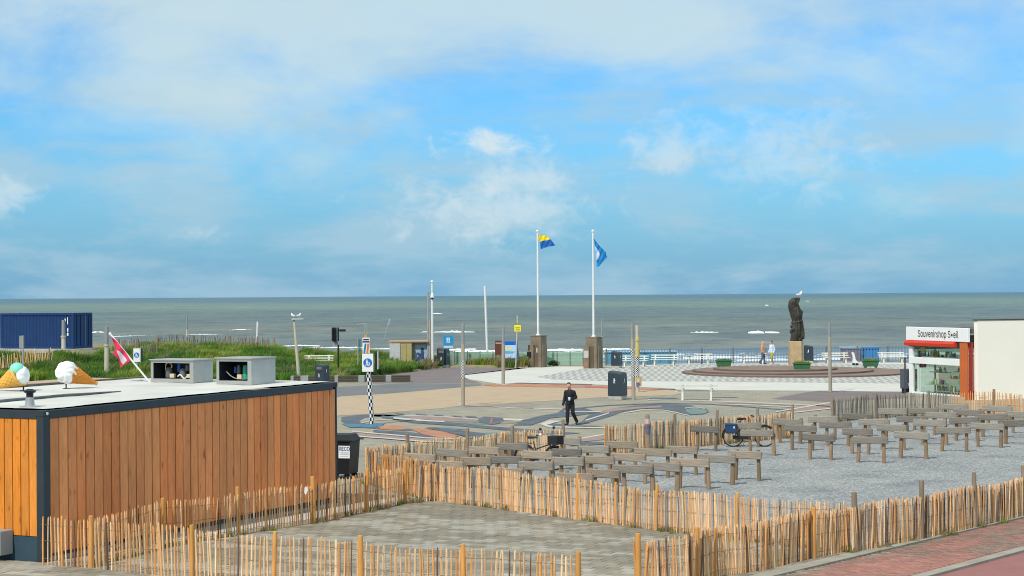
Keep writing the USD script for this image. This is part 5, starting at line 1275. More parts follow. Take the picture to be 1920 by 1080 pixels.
# ------------------------------------------------------------------ gate pillars and flagpoles
pil_m = mat('brown_pillar_stone', (0.185, 0.145, 0.10), 0.28, 1.6, 0.9, bump=0.3, bscale=6, detail=7)
pil2_m = mat('dark_recess_stone', (0.12, 0.085, 0.06), 0.25, 2, 0.9)  # darkened stone colour, stands for the shade of a recess
def pillar(label, px, pyb, pyt, plaque):
    c = G(px, pyb); D = c[1] + .6
    x, z = at(px, pyt, D)
    t = thing('gate_pillar', label, 'pillar', (x, D, 0), -32, 'stone gate pillars with flagpoles'); H = z
    MB().bbox((0.0, 0.05, H / 2), (0.92, 0.86, H), .02).build('shaft', pil_m, t)
    MB().bbox((-0.30, -0.48, H * .36), (0.46, 0.26, H * .72), .02).build('buttress', pil_m, t)
    MB().bbox((0.475, 0.12, H * .36), (0.09, 0.62, H * .72), .02).build('buttress', pil_m, t)
    MB().box((0.10, -0.388, H * .38), (0.26, 0.014, H * .70)).build('niche', pil2_m, t)  # flat dark sheet on the shaft, recess shade put into its colour
    MB().bbox((0.0, 0.05, H + .02), (0.98, 0.92, .07), .015).build('cap', pil_m, t)
    if plaque:
        MB().box((-0.30, -0.616, H * .46), (0.40, 0.012, 0.52)).build('plaque', mat('pale_plaque', (0.42, 0.40, 0.36), 0.1, 4, 0.7), t)
        MB().bbox((-0.30, -0.63, 0.26), (0.44, 0.04, 0.5), .01).build('brick_base', mat('reddish_brick', (0.26, 0.15, 0.10), 0.2, 4, 0.9), t)
    else:
        MB().box((0.12, -0.40, H * .55), (0.12, 0.02, 0.36)).build('plaque', mat('pale_plaque', (0.42, 0.40, 0.36), 0.1, 4, 0.7), t)
        MB().bbox((-0.40, -0.68, H * .42), (0.30, 0.16, 0.38), .03).build('litter_box', black_paint, t)
    return x, D, H
def flagpole(label, x, D, z0, pytop, px):
    _, zt = at(px, pytop, D)
    t = thing('flagpole', label, 'flagpole', (x, D, z0)); h = zt - z0
    MB().lathe([(0, 0), (0.16, 0), (0.16, .06), (0.1, .10), (0.09, .18), (0, .18)], n=14).build('base', white_paint, t, smooth=40)
    MB().lathe([(0, .1), (0.085, .1), (0.06, h), (0, h)], n=12).build('pole', white_paint, t, smooth=40)
    MB().tm(trimesh.creation.icosphere(2, .11), (0, 0, h + .06)).build('finial', white_paint, t, smooth=True)
    return t
x1, D1, H1 = pillar('left stone gate pillar with black litter box', 1009, 689, 630, False)
x2, D2_, H2 = pillar('right stone gate pillar with pale plaque', 1113, 691, 633, True)
flagpole('white flagpole on the left gate pillar', x1, D1, H1 + .055, 435, 1005)
flagpole('white flagpole on the right gate pillar', x2, D2_, H2 + .055, 435, 1108.5)
def flag_parts(label, D, pieces, wave, o_px, dep):
    ox, oz = at(*o_px, D)
    t = thing('flag', label, 'flag', (ox, D, oz))
    first = None
    for nm, pl, m_, dy in pieces:
        q = [(at(a, b, D)[0] - ox, at(a, b, D)[1] - oz) for a, b in pl]
        cloth(q, 0, dep + dy, 2, wave, 0.12).build(nm, m_, t, smooth=True)
    return t
yel = mat('yellow_cloth', (0.80, 0.62, 0.02), 0.08, 2, 0.8); blu = mat('blue_cloth', (0.015, 0.12, 0.42), 0.15, 2, 0.8); blu2 = mat('mid_blue_cloth', (0.015, 0.19, 0.48), 0.15, 2, 0.8); pale = mat('pale_emblem', (0.50, 0.58, 0.72), 0.1, 3, 0.8)
flag_parts('yellow and blue flag flying from the left flagpole', D1 - .02, [('yellow_half', [(1006.8, 439), (1014, 441), (1024, 441.5), (1032.5, 448.5), (1026, 450.5), (1019, 451), (1012, 453.5)], yel, 0), ('blue_half', [(1012, 453.5), (1019, 451), (1026, 450.5), (1032.5, 448.5), (1037, 455), (1041.5, 460.5), (1034, 461.5), (1026, 463), (1014, 467.5)], blu, 0.001)], 0.06, (1007, 440), 0.0)
flag_parts('blue flag with pale round emblem on the right flagpole', D2_ - .02, [('cloth', [(1112.3, 444.5), (1117, 452), (1126, 463), (1136, 473), (1136.5, 478), (1139, 482), (1130, 491), (1123, 500), (1118.5, 500.5), (1119, 488), (1122, 485), (1125, 478), (1122, 470), (1116, 462)], blu2, 0), ('emblem', [(1116, 462), (1122, 470), (1125, 478), (1122, 485), (1119, 488), (1117.5, 475)], pale, 0.001)], 0.06, (1112, 445), 0.0)

# ------------------------------------------------------------------ poles, lamps, signs
pole_m = mat('weathered_concrete_pole', (0.34, 0.30, 0.235), 0.16, 2, 0.9, stretch=(4, 4, .6), bump=0.15)
pole2_m = mat('cream_pole', (0.46, 0.42, 0.32), 0.1, 2, 0.8)
grey_m = mat('grey_lamp_head', (0.25, 0.26, 0.26), 0.1, 3, 0.6)
def checks(t, r, z0, z1, cell, n=8, lean=(0, 0), H=1.0, name='checks'):
    """Black and white squares wrapped round a pole, as two sleeves of small facets."""
    rows_ = max(2, int(round((z1 - z0) / cell)))
    bw = [MB(), MB()]
    for i in range(rows_):
        za, zb = z0 + (z1 - z0) * i / rows_, z0 + (z1 - z0) * (i + 1) / rows_
        for j in range(n):
            a, b = 2 * math.pi * j / n, 2 * math.pi * (j + 1) / n
            q = []
            for ang, z in ((a, za), (b, za), (b, zb), (a, zb)):
                q.append((r * math.cos(ang) + lean[0] * z / H, r * math.sin(ang) + lean[1] * z / H, z))
            bw[(i + j) % 2].add(q, [[0, 1, 2, 3]])
    bw[0].build(name + '_black', black_paint, t); bw[1].build(name + '_white', white_paint, t)
def pole(label, px, pyb, pyt, wpx, m_=None, name='pole', cat='pole', tipm=None, tip=0.0, check=None, lean_px=0, group=None, collar=None, D=None, z0=0.0):
    c = G(px, pyb) if D is None else np.array([at(px, pyb, D)[0], D])
    zt = at(px + lean_px, pyt, c[1])[1]; r = wpx / 2 * c[1] / FPX
    t = thing(name, label, cat, (c[0], c[1], z0), 0, group)
    H = zt - z0; lx = at(px + lean_px, pyt, c[1])[0] - c[0]
    h1 = H * (1 - tip)
    MB().path([(0, 0, 0), (lx * (1 - tip), 0, h1)], [r * 1.05, r * .95], 12).build('shaft', m_ or pole_m, t, smooth=40)
    if tip:
        MB().path([(lx * (1 - tip), 0, h1), (lx, 0, H)], [r * .85, r * .8], 12).build('upper_shaft', tipm or grey_m, t, smooth=40)
    if collar:
        MB().lathe([(0, h1 - .08), (r * 1.25, h1 - .08), (r * 1.25, h1 + .04), (0, h1 + .04)], (lx * (1 - tip), 0, 0), 12).build('collar', m_ or pole_m, t, smooth=40)
    if check:
        za, zb = [at(px, y, c[1])[1] - z0 for y in check]
        checks(t, r * 1.06, zb, za, 0.065, 10, (lx, 0), H)
    return t, c, H, r
pole('cream pole with grey top standing in front of the blue container', 119, 702, 600, 8, pole2_m, tip=.30, tipm=grey_m, collar=True)
pole('cream pole with grey top left of the leaning pink flag', 200, 713, 613, 9, pole2_m, tip=.34, tipm=grey_m, collar=True)
pole('weathered pole with a checkered band on the edge of the sand', 868, 760.5, 606, 7.5, check=(676, 709), tip=.25)
pole('weathered plain pole in front of the brown notice board', 943.5, 720, 612, 6.5, tip=.3)
pole('weathered tall pole beside the waste bin, left of a pair', 1188, 750, 606, 7, check=(655, 707), tip=.2, lean_px=-3)
pole('thin weathered pole standing alone in front of the platform', 1557, 735, 606, 6.5, tip=.2, check=(668, 674), lean_px=-2)
pole('pale thin pole behind the right gate pillar', 1128.5, 690, 598, 4, pole2_m, tip=.35)
pole('thin pale pole rising from the beach behind the dune fence', 350.5, 640, 592, 4, pole2_m, D=160, z0=-4, tip=.15)
pole('short leaning white pole at the end of the dune fence', 480, 637, 603, 3.5, white_paint, D=155, z0=0.2, lean_px=3)
pole('slender white pole leaning left above the grass', 915, 668, 536, 4.5, white_paint, D=150, z0=-1.0, lean_px=-6)
pole('slim grey pole left of the white camera mast', 802.5, 690, 548, 4, galv)
pole('short wooden pole between the two slim masts', 806, 690, 600, 4, pole_m)
# yellow banded pole of the pair
t, c, H, r = pole('pole with yellow bands, checks and a small box, right of a pair', 1195.5, 735, 610, 6.5, pole2_m, lean_px=-1)
ysm = mat('yellow_band', (0.52, 0.43, 0.12), 0.12, 4, 0.6)
for y0, y1 in ((632, 640), (646, 669)):
    za, zb = at(1195, y0, c[1])[1], at(1195, y1, c[1])[1]
    MB().path([(0, 0, zb), (0, 0, za)], r * 1.25, 12).build('yellow_sleeve', ysm, t, smooth=40)
checks(t, r * 1.12, at(1195, 706, c[1])[1], at(1195, 669, c[1])[1], 0.06, 10)
zb = at(1195, 724, c[1])[1]
MB().bbox((0.06, -.10, zb + .26), (0.30, 0.14, 0.50), .02).build('control_box', mat('ochre_box', (0.36, 0.28, 0.12), 0.2, 5, 0.6), t)
MB().box((0.02, -.175, zb + .33), (0.17, 0.01, 0.2)).build('panel', mat('cream_panel', (0.6, 0.45, 0.25), 0.1, 4, 0.6), t)
MB().box((0.02, -.175, zb + .12), (0.2, 0.01, 0.12)).build('blue_panel', mat('blue_panel', (0.08, 0.12, 0.4), 0.1, 4, 0.6), t)

# tapering street lamp with a flat head, two gulls on it
c = G(561, 713)
H = at(551.5, 603, c[1])[1]; lx = at(551.5, 603, c[1])[0] - c[0]
t = thing('street_lamp', 'tapering street lamp with a flat head and gulls on top', 'street lamp', (c[0], c[1], 0))
MB().path([(0, 0, 0), (lx, 0, H)], [0.125, 0.075], 12).build('post', pole2_m, t, smooth=40)
MB().path([(lx, 0, H - .02), (lx, 0, H + .12)], [0.05, 0.05], 8).build('neck', grey_m, t)
MB().tm(trimesh.convex.convex_hull(np.array([(lx - .16, -.16, H + .10), (lx - .16, .16, H + .10), (lx + .62, -.14, H + .15), (lx + .62, .14, H + .15), (lx - .12, 0, H + .24), (lx + .5, 0, H + .24), (lx + .7, 0, H + .17)]))).build('lamp_head', grey_m, t)
for dx, lb in ((-.05, 'seagull on the left of the flat lamp head'), (.27, 'seagull on the right of the flat lamp head')):
    gull(lb, (c[0] + lx + dx, c[1], H + .215), 140 if dx < 0 else 30, .95)
# camera mast
c = G(811, 691); t = thing('camera_mast', 'tall white mast with a dome camera above the beach kiosk', 'camera mast', (c[0], c[1], 0))
H = at(811, 530, c[1])[1]
MB().path([(0, 0, 0), (0, 0, H * .83), (0, 0, H)], [0.09, 0.075, 0.055], 12).build('mast', white_paint, t, smooth=40)
zc = at(811, 556, c[1])[1]
MB().lathe([(0, zc - .1), (0.06, zc - .08), (0.11, zc), (0.10, zc + .08), (0, zc + .1)], (0.02, -.12, -.12), 12).build('dome_camera', black_paint, t, smooth=40)
MB().lathe([(0, 0), (.14, 0), (.12, .22), (.05, .36), (0, .36)], (0.02, -.12, zc - .08), 12).build('camera_housing', white_paint, t, smooth=40)
MB().box((0, 0, zc + .36), (0.36, .1, .05)).box((-.14, -.05, zc + .2), (.12, .12, .12)).build('bracket', grey_m, t)
MB().lathe([(0, H), (.06, H), (.12, H + .07), (.06, H + .16), (0, H + .18)], n=10).build('top_cap', white_paint, t, smooth=40)

# signs ------------------------------------------------------------
sign_blue = mat('traffic_blue', (0.02, 0.14, 0.46), 0.04, 2, 0.45)
def circ(r, n=24): return Point(0, 0).buffer(r, n // 4)
def ped_sign(t, w_, h_, zc, back=True, o=(0, 0), rzm=None):
    pl_ = MB().bbox((o[0], o[1], zc), (w_, .02, h_), .006).build('sign_plate', mat('sign_white', (0.72, 0.72, 0.70), .03, 3, .5), t)
    q = MB().frame((o[0], o[1] - .011, zc), (1, 0, 0), (0, -1, 0), [circ(w_ * .40)], .004); dsc = q.build('blue_disc', sign_blue, pl_)
    g = MB(); s = w_ * .62
    pedestrian(g, (o[0] - w_ * .07, o[1] - .0165, zc - s * .5), (1, 0, 0), (0, -1, 0), s, .003); pedestrian(g, (o[0] + w_ * .14, o[1] - .0165, zc - s * .5), (1, 0, 0), (0, -1, 0), s * .6, .003)
    g.build('walking_figures', white_paint, dsc)
c = G(256.5, 714); zc = at(253, 666, c[1])[1]
t = thing('pedestrian_sign', 'blue round footpath sign on a grey post beside the pink flag', 'sign', (c[0], c[1], 0), -14)
MB().path([(0, .06, 0), (0, .06, zc + .3)], .05, 10).build('post', galv, t)
ped_sign(t, .46, .88, zc)
MB().bbox((.27, .16, zc), (.02, .34, .9), .005).build('side_plate', black_paint, t)
MB().box((.29, -.005, zc + .01), (.025, .03, .94)).build('plate_edge', white_paint, t)
# the checkered pole
c = G(697.5, 796); Dc = c[1]
H = at(685, 607, Dc)[1]; lx = at(685, 607, Dc)[0] - c[0]
t = thing('checkered_pole', 'leaning black and white checkered pole with sign and stickers', 'sign pole', (c[0], Dc, 0))
zs0, zs1 = at(690, 697, Dc)[1], at(690, 632, Dc)[1]
checks(t, .10, 0.0, zs0 + .05, .155, 8, (lx, 0), H)
def px_(z): return lx * z / H
MB().path([(px_(zs0), 0, zs0), (px_(zs1 + .1), 0, zs1 + .1)], .085, 10).build('upper_post', mat('orange_brown_pole', (0.42, 0.26, 0.10), .2, 4, .7), t, smooth=40)
MB().tube((px_(zs1) - .05, 0, zs1 + .05), (px_(H) - .05, 0, H), .014).tube((px_(zs1) + .06, 0, zs1 + .05), (px_(H) + .04, 0, H), .014).tube((px_(H) - .35, 0, H - .02), (px_(H) + .06, 0, H), .012).build('thin_frame', galv, t)
zc = at(690, 680, Dc)[1]
ped_sign(t, .47, .76, zc, o=(px_(zc) , -.12))
MB().bbox((px_(zc) + .36, .0, zc + .08), (.10, .3, .72), .006).build('side_box', black_paint, t)
MB().box((px_(zc) + .43, -.1, zc + .1), (.02, .3, .74)).build('side_box_edge', white_paint, t)
z1, z2 = at(687, 662, Dc)[1], at(687, 633, Dc)[1]; xc = px_((z1 + z2) / 2) - .02
MB().box((xc, -.11, (z1 + z2) / 2), (.30, .012, z2 - z1)).build('striped_board', mat('board_white', (0.70, 0.70, 0.68), .04, 3, .5), t)
hb = z2 - z1
for nm, poly, m_ in (('blue_stripe', [(-.12, 0), (-.04, 0), (.02, hb * .62), (-.06, hb * .62)], mat('stripe_blue', (0.02, 0.16, 0.35), .05, 3, .6)), ('orange_stripe', [(.0, 0), (.09, 0), (.14, hb * .62), (.05, hb * .62)], mat('stripe_orange', (0.62, 0.16, 0.04), .05, 3, .6)), ('dark_text_bar', [(-.14, hb * .68), (.14, hb * .68), (.14, hb * .78), (-.14, hb * .78)], mat('print_navy', (0.02, 0.03, 0.10), .05, 3, .6)), ('dark_text_bar', [(-.12, hb * .83), (.12, hb * .83), (.12, hb * .92), (-.12, hb * .92)], mat('print_navy', (0.02, 0.03, 0.10), .05, 3, .6))):
    MB().frame((xc, -.117, z1), (1, 0, 0), (0, -1, 0), [poly], .003).build(nm, m_, t)
# small street signs
c = G(43, 694); Dc = 121.0; x, z = at(43, 629, Dc)
t = thing('signpost', 'thin grey signpost seen from behind at the far left', 'sign', (x, Dc, 0.2))
MB().path([(0, 0, 0), (0, 0, z - .2)], .05, 8).build('post', galv, t); MB().box((-.1, .07, z - .62), (.34, .02, .8)).build('sign_back', grey_m, t)
Dc = 133.0; x, z = at(671, 634, Dc)
t = thing('signpost', 'thin post with two narrow green signs left of the checkered pole', 'sign', (x, Dc, 0.2))
MB().path([(0, 0, 0), (0, 0, z - .2)], .045, 8).build('post', galv, t)
for dx in (.10, .2):
    MB().box((dx, 0, z - .75), (.05, .3, .95)).build('sign_blade', mat('green_sign', (0.05, 0.18, 0.15), .1, 3, .5), t)
# traffic light
Dc = 128.0; x, zt = at(634, 614, Dc); _, zb = at(634, 682, Dc)
t = thing('traffic_light', 'black traffic light with a side camera in the dune grass', 'traffic light', (x, Dc, 0.3))
zt -= .3
MB().path([(0, 0, 0), (0, 0, zt)], .06, 10).build('post', black_paint, t)
hd = MB().bbox((-.26, -.08, zt - .47), (.34, .2, .95), .02).build('lamp_housing', black_paint, t)
for k in range(3):
    MB().lathe([(.11, 0), (.12, 0), (.12, .12), (.11, .12)], (-.26, -.18, zt - .17 - .3 * k), 14, M=[[1, 0, 0], [0, 0, -1], [0, 1, 0]]).build('lens_hood', black_paint, hd)
    MB().lathe([(0, 0), (.1, 0), (.1, .01), (0, .01)], (-.26, -.185, zt - .17 - .3 * k), 14, M=[[1, 0, 0], [0, 0, -1], [0, 1, 0]]).build('lens', mat('dark_lens', (0.03, 0.02, 0.02), .1, 3, .3), hd)
MB().bbox((.30, -.02, zt - .2), (.45, .14, .16), .02).build('camera', black_paint, t)
MB().box((-.1, -.07, zt - 1.05), (.42, .03, .24)).build('sign', grey_m, t); MB().box((-.31, -.07, zt - 1.08), (.03, .03, .3)).build('sign_edge', white_paint, t)
# utility kiosk with painted panels
Dk = 139.2; x0, zt = at(728, 639.5, Dk); x1, _ = at(803, 639.5, Dk)
t = thing('utility_kiosk', 'flat roofed beige utility kiosk with grey cabinet and painted panel', 'kiosk', (x0, Dk, 0)); w_ = x1 - x0
kb = mat('beige_kiosk_wall', (0.36, 0.31, 0.23), .12, 1.5, .85)
MB().box((w_ / 2 , 1.3, (zt - .15) / 2), (w_ - .3, 1.5, zt - .15)).build('wall', kb, t)
MB().bbox((w_ / 2, 1.15, zt - .06), (w_, 2.1, .13), .02).build('roof', mat('tan_roof', (0.40, 0.27, 0.16), .1, 2, .8), t)
MB().bbox((.50, .28, 1.18), (.82, .5, 1.36), .02).build('grey_cabinet', mat('pale_grey_cabinet', (0.46, 0.46, 0.45), .14, 4, .6), t)
MB().bbox((.50, .3, .22), (.7, .4, .44), .02).build('cabinet_foot', kb, t)
olv = mat('olive_cabinet', (0.36, 0.31, 0.13), .1, 3, .65)
MB().bbox((1.35, .15, .92), (.80, .5, 1.84), .02).build('olive_cabinet', olv, t)
MB().box((1.35, -.104, .95), (.02, .01, 1.7)).build('door_gap', mat('olive_gap', (0.12, 0.10, 0.05), .1, 3, .8), t)
MB().box((2.42, .53, 1.02), (.96, .03, 1.5)).build('painted_panel', mat('sky_blue_panel', (0.30, 0.40, 0.47), .2, 4, .7), t)
MB().frame((2.42, .512, .35), (1, 0, 0), (0, -1, 0), [Point(.1, 1.05).buffer(.13, 6), [(-.05, .25), (.2, .35), (.22, .9), (-.02, .95)], [(-.4, .1), (-.1, .2), (.0, .7), (-.12, .75)], Point(-.22, .72).buffer(.1, 6), [(.1, .0), (.3, .0), (.2, .5)], Point(-.38, .2).buffer(.08, 6)], .004).build('painted_figures', mat('dark_blue_paint', (0.03, 0.07, 0.17), .2, 5, .7), t)
c = G(794, 689)
t = thing('small_cabinet', 'pale grey cabinet with dark side in front of the masts', 'cabinet', (c[0], c[1], 0), -12)
MB().bbox((0, .2, .55), (.36, .4, 1.1), .02).build('box', mat('pale_grey_cabinet', (0.46, 0.46, 0.45), .14, 4, .6), t); MB().bbox((.27, .22, .52), (.16, .3, 1.0), .01).build('side_box', grey_m, t); MB().box((0, .2, .0), (.4, .44, .04)).build('base', black_paint, t)
# flower pot
c = G(709, 687); t = thing('plant_pot', 'terracotta red plant pot at the roadside', 'plant pot', (c[0], c[1] + .2, 0))
MB().lathe([(0, 0), (.17, 0), (.22, .5), (.25, .52), (.25, .6), (.21, .6), (.2, .55), (0, .55)], n=16).build('pot', mat('terracotta', (0.28, 0.075, 0.045), .1, 4, .7), t, smooth=40); MB().lathe([(0, .555), (.2, .555)], n=12).build('soil', soil_m, t)
# blue beach sign, yellow sign, notice boards
Dc = 146.0; x, z = at(840.5, 638.5, Dc)
t = thing('beach_sign', 'square blue beach sign with white pictogram behind the bin', 'sign', (x, Dc, -.5))
z += .5
MB().bbox((0, 0, z), (.78, .03, .82), .01).build('board', mat('beach_blue', (0.02, 0.26, 0.55), .04, 3, .5), t)
MB().frame((0, -.017, z - .08), (1, 0, 0), (0, -1, 0), [Polygon([(-.13, 0), (.13, 0), (.13, .3), (-.13, .3)]).difference(Polygon([(-.05, .06), (.05, .06), (.05, .13), (-.05, .13)])).difference(Polygon([(-.05, .18), (.05, .18), (.05, .24), (-.05, .24)])), [(-.17, -.08), (.17, -.08), (.17, -.04), (-.17, -.04)]], .004).build('pictogram', white_paint, t)
MB().bbox((0, 0, z - .5), (.72, .03, .16), .01).build('lower_board', mat('pale_blue_board', (0.5, 0.62, 0.70), .04, 3, .5), t)
MB().path([(0, .04, 0), (0, .04, z)], .035, 8).build('post', galv, t)
c = G(967, 690); Dc = c[1]; x, z = at(970.5, 615.5, Dc)
t = thing('yellow_sign', 'bright yellow sign high on a wooden pole', 'sign', (c[0], Dc, 0))
lx = x - c[0]
MB().path([(0, .05, 0), (lx, .05, z + .95)], .055, 8).build('post', pole2_m, t)
MB().bbox((lx, 0, z), (.50, .02, .48), .01).build('board', mat('sign_yellow', (0.75, 0.68, 0.02), .03, 3, .5), t)
MB().box((lx + .02, -.012, z - .12), (.3, .004, .05)).box((lx, -.012, z + .08), (.34, .004, .02)).box((lx, -.012, z + .02), (.3, .004, .02)).build('print', black_paint, t)
MB().box((lx - .05, .02, z + .34), (.22, .02, .1)).build('green_plate', mat('green_sign', (0.05, 0.18, 0.15), .1, 3, .5), t)
Dc = 139.5; x0, z1 = at(946.5, 640, Dc); x1, z0 = at(971, 671.5, Dc); w_ = x1 - x0
t = thing('information_board', 'blue framed beach information board with colourful map', 'information board', (x0, Dc, 0))
MB().bbox((w_ / 2, .12, (z1 + .35) / 2), (w_ + .02, .18, z1 - .35), .02).build('blue_case', mat('strong_blue', (0.01, 0.11, 0.45), .05, 3, .45), t)
pz0, pz1 = z0, z1 - .28
pn = MB().box((w_ * .44, .022, (pz0 + pz1) / 2), (w_ * .86, .01, pz1 - pz0)).build('map_panel', mat('map_pale_blue', (0.40, 0.58, 0.72), .1, 4, .5), t); ph = pz1 - pz0
MB().frame((0, .016, pz0), (1, 0, 0), (0, -1, 0), [[(.02, ph * .6), (w_ * .5, ph * .62), (w_ * .62, ph * .78), (w_ * .3, ph * .88), (.02, ph * .82)]], .004).build('map_land', mat('map_yellow_green', (0.55, 0.62, 0.28), .1, 6, .5), pn)
MB().frame((0, .016, pz0), (1, 0, 0), (0, -1, 0), [[(.02, ph * .34), (w_ * .6, ph * .36), (w_ * .8, ph * .5), (.02, ph * .55)]], .004).build('map_water', mat('map_mid_blue', (0.12, 0.33, 0.62), .1, 6, .5), pn)
MB().frame((0, .016, pz0), (1, 0, 0), (0, -1, 0), [[(.05, ph * .06), (w_ * .7, ph * .06), (w_ * .7, ph * .2), (.05, ph * .22)]], .004).build('map_legend', mat('map_pale', (0.62, 0.62, 0.66), .1, 6, .5), pn)
MB().box((w_ * .1, .1, .2), (.08, .08, .4)).box((w_ * .85, .1, .2), (.08, .08, .4)).build('legs', pole2_m, t)
Dc = 141.5; x0, z1 = at(928, 638.5, Dc); x1, z0 = at(942, 666, Dc); w_ = x1 - x0
t = thing('notice_board', 'dark red brown notice board behind the plain pole', 'notice board', (x0, Dc, 0))
MB().bbox((w_ / 2, .05, (z0 + z1) / 2), (w_, .1, z1 - z0), .01).build('board', mat('brown_board', (0.13, 0.045, 0.03), .15, 3, .7), t)
MB().box((w_ / 2, -.004, z1 - .2), (w_ * .8, .006, .08)).build('heading', mat('pale_print', (0.5, 0.4, 0.34), .05, 3, .7), t)
for dx in (.06, w_ - .06):
    MB().box((dx, .05, z0 / 2), (.09, .08, z0)).build('leg', mat('brown_board', (0.13, 0.045, 0.03)), t)
# kite over the sea
Dc = 330.0; x, z = at(729, 604, Dc)
t = thing('kite', 'white and blue kite flying over the sea', 'kite', (x, Dc, z))
kk = MB(); kv = []
for i in range(13):
    a = -1.2 + 2.4 * i / 12
    for w0 in (-1, 1):
        kv.append([.16 * math.cos(a) * 1.4 - .25 + .18 * math.sin(a), w0 * .12, .62 * math.sin(a)])
        kv.append([.16 * math.cos(a) * 1.4 + .22 * math.cos(a) - .25 + .18 * math.sin(a), w0 * .12 + .2, .62 * math.sin(a)])
kf = [[i * 4, i * 4 + 1, i * 4 + 5, i * 4 + 4] for i in range(12)] + [[i * 4 + 2, i * 4 + 6, i * 4 + 7, i * 4 + 3] for i in range(12)]
kk.add(kv, kf).build('canopy', mat('kite_cloth', (0.35, 0.40, 0.68), .1, 2, .7, col2=(0.8, 0.8, 0.85)), t, smooth=True)
for s_ in (-.5, .5):
    MB().tube((-.1 + s_ * .2, 0, s_), (-.9, -1, -3.5), .006, n=3).build('line', white_paint, t)

# ------------------------------------------------------------------ low timber wall
a, b = np.array(G(546, 717.5)), np.array(G(768, 716.0)); d = (b - a); Lw = np.linalg.norm(d); d /= Lw; az = math.degrees(math.atan2(d[1], d[0]))
t = thing('timber_wall', 'low wall of dark slats between grey concrete blocks', 'low wall', (a[0], a[1], 0), az)
dk = mat('dark_slat', (0.085, 0.075, 0.055), .2, 2, .85, stretch=(1, 6, 6)); gb_ = mat('grey_block', (0.27, 0.28, 0.28), .1, 2, .9)
def fx(px): return np.dot(np.array(G(px, 717)) - a, d)
blocks = [(546, 552), (564, 579), (627, 634), (671, 683), (722, 733)]
slats = [(552, 564), (579, 627), (634, 671), (683, 722), (733, 768)]
for p0, p1 in blocks:
    MB().bbox(((fx(p0) + fx(p1)) / 2, .25, .21), (fx(p1) - fx(p0) - .01, .5, .42), .015).build('block', gb_, t)
for p0, p1 in slats:
    for k in range(4):
        MB().bbox(((fx(p0) + fx(p1)) / 2, .24 - .0, .055 + .105 * k), (fx(p1) - fx(p0) - .02, .46, .085), .01).build('slat', dk, t)

# ------------------------------------------------------------------ dune fences and the blue container
dz = lambda x, y: float(dune_h(np.array([x]), np.array([y]))[0]) + 0.28
def dfence(label, p0, p1, h, seed, mix='grey', gap=.10):
    A, B = [np.array([at(px, 650, D)[0], D]) for px, D in (p0, p1)]
    n__ = 5
    pts = [A + (B - A) * i / n__ for i in range(n__ + 1)]
    fence(label, pts, gap, h, mix, seed, [(0.02, h * 1.1, post_old, .06), (.98, h * 1.15, post_old, .06), (.5, h * 1.1, post_old, .06)], r=.03, lean=.09, group='old dune fences', zfun=dz, jit=.25, wires=(.8, .25))
dfence('pale old dune fence at the far left below the blue container', (-12, 126.0), (95, 126.6), .95, 41, 'old', .095)
dfence('grey old dune fence behind the footpath sign', (222, 136.0), (296, 136.0), .75, 42, 'crest')
dfence('grey old dune fence along the crest under the thin pale pole', (292, 146.0), (432, 146.5), .85, 43, 'crest')
dfence('dark old dune fence at the right end of the crest', (430, 146.0), (514, 145.5), .8, 44, 'crest')
# shipping container
Dq = 133.5
x0, zb = at(2, 655, Dq); x1, _ = at(137, 655, Dq)
ZB = 1.80
t = thing('shipping_container', 'dark blue corrugated shipping container on the dune', 'shipping container', (x1, Dq, ZB), -19.5)
cb = mat('container_blue', (0.009, 0.037, 0.12), .12, 1.5, .5)
Lc = 6.06; Hc = at(137, 587, Dq)[1] - ZB; 
skew = math.radians(0)
def corr(mb, o, r, n, L_, h_, z0, pitch=.28, dep=.045):
    """A corrugated steel wall."""
    o, r, n = np.array(o, float), np.array(r, float), np.array(n, float); pr = []; s_ = 0
    while s_ < L_:
        for ds, dd in ((0, 0), (.07, 0), (.14, dep), (.21, dep)):
            if s_ + ds * pitch / .28 <= L_:
                pr.append((s_ + ds * pitch / .28, dd))
        s_ += pitch
    pr.append((L_, 0)); v_ = []
    for s_, dd in pr:
        for z in (z0, z0 + h_):
            v_.append(o + r * s_ - n * dd + [0, 0, z])
    return mb.add(v_, [[2 * i, 2 * i + 2, 2 * i + 3, 2 * i + 1] for i in range(len(pr) - 1)])
corr(MB(), (-Lc + .1, -.02, 0), (1, 0, 0), (0, -1, 0), Lc - .2, Hc - .3, .17).build('long_side', cb, t)
MB().box((-Lc / 2, 1.22, Hc / 2), (Lc - .2, 2.2, Hc - .1)).build('inner_box', cb, t)
EWX = 1.3
for z_ in (.085, Hc - .065):
    MB().box((-Lc / 2, 0, z_), (Lc - .2, .12, .15 if z_ > 1 else .17)).build('side_rail', cb, t)
    MB().box((0, 1.22, z_), (.12, 2.2, .15 if z_ > 1 else .17)).build('end_rail', cb, t)
for x_ in (-Lc + .05, -.03):
    for y_ in (0.03, 2.4):
        MB().bbox((x_, y_, Hc / 2), (.16, .16, Hc), .01).build('corner_post', cb, t)
dr_ = MB().box((.0, 1.22, Hc / 2), (.05, 2.1, Hc - .35)).build('door', cb, t)
for y_ in (.45, .95, 1.5, 2.0):
    MB().path([(.05, y_, .1), (.05, y_, Hc - .15)], .025, 6).build('lock_rod', galv if y_ == 1.5 else cb, dr_)
MB().box((-.42, -.03, Hc - .55), (.07, .004, .5)).box((-.62, -.03, Hc - .5), (.09, .004, .2)).box((-.42, -.03, Hc - 1.2), (.1, .004, .25)).box((-.42, -.03, Hc - 1.52), (.12, .004, .22)).build('markings', white_paint, t)
MB().box((-Lc / 2 - 1, -1.2, -.12), (Lc + 4, 5.5, .2)).build('slab', concrete, t)

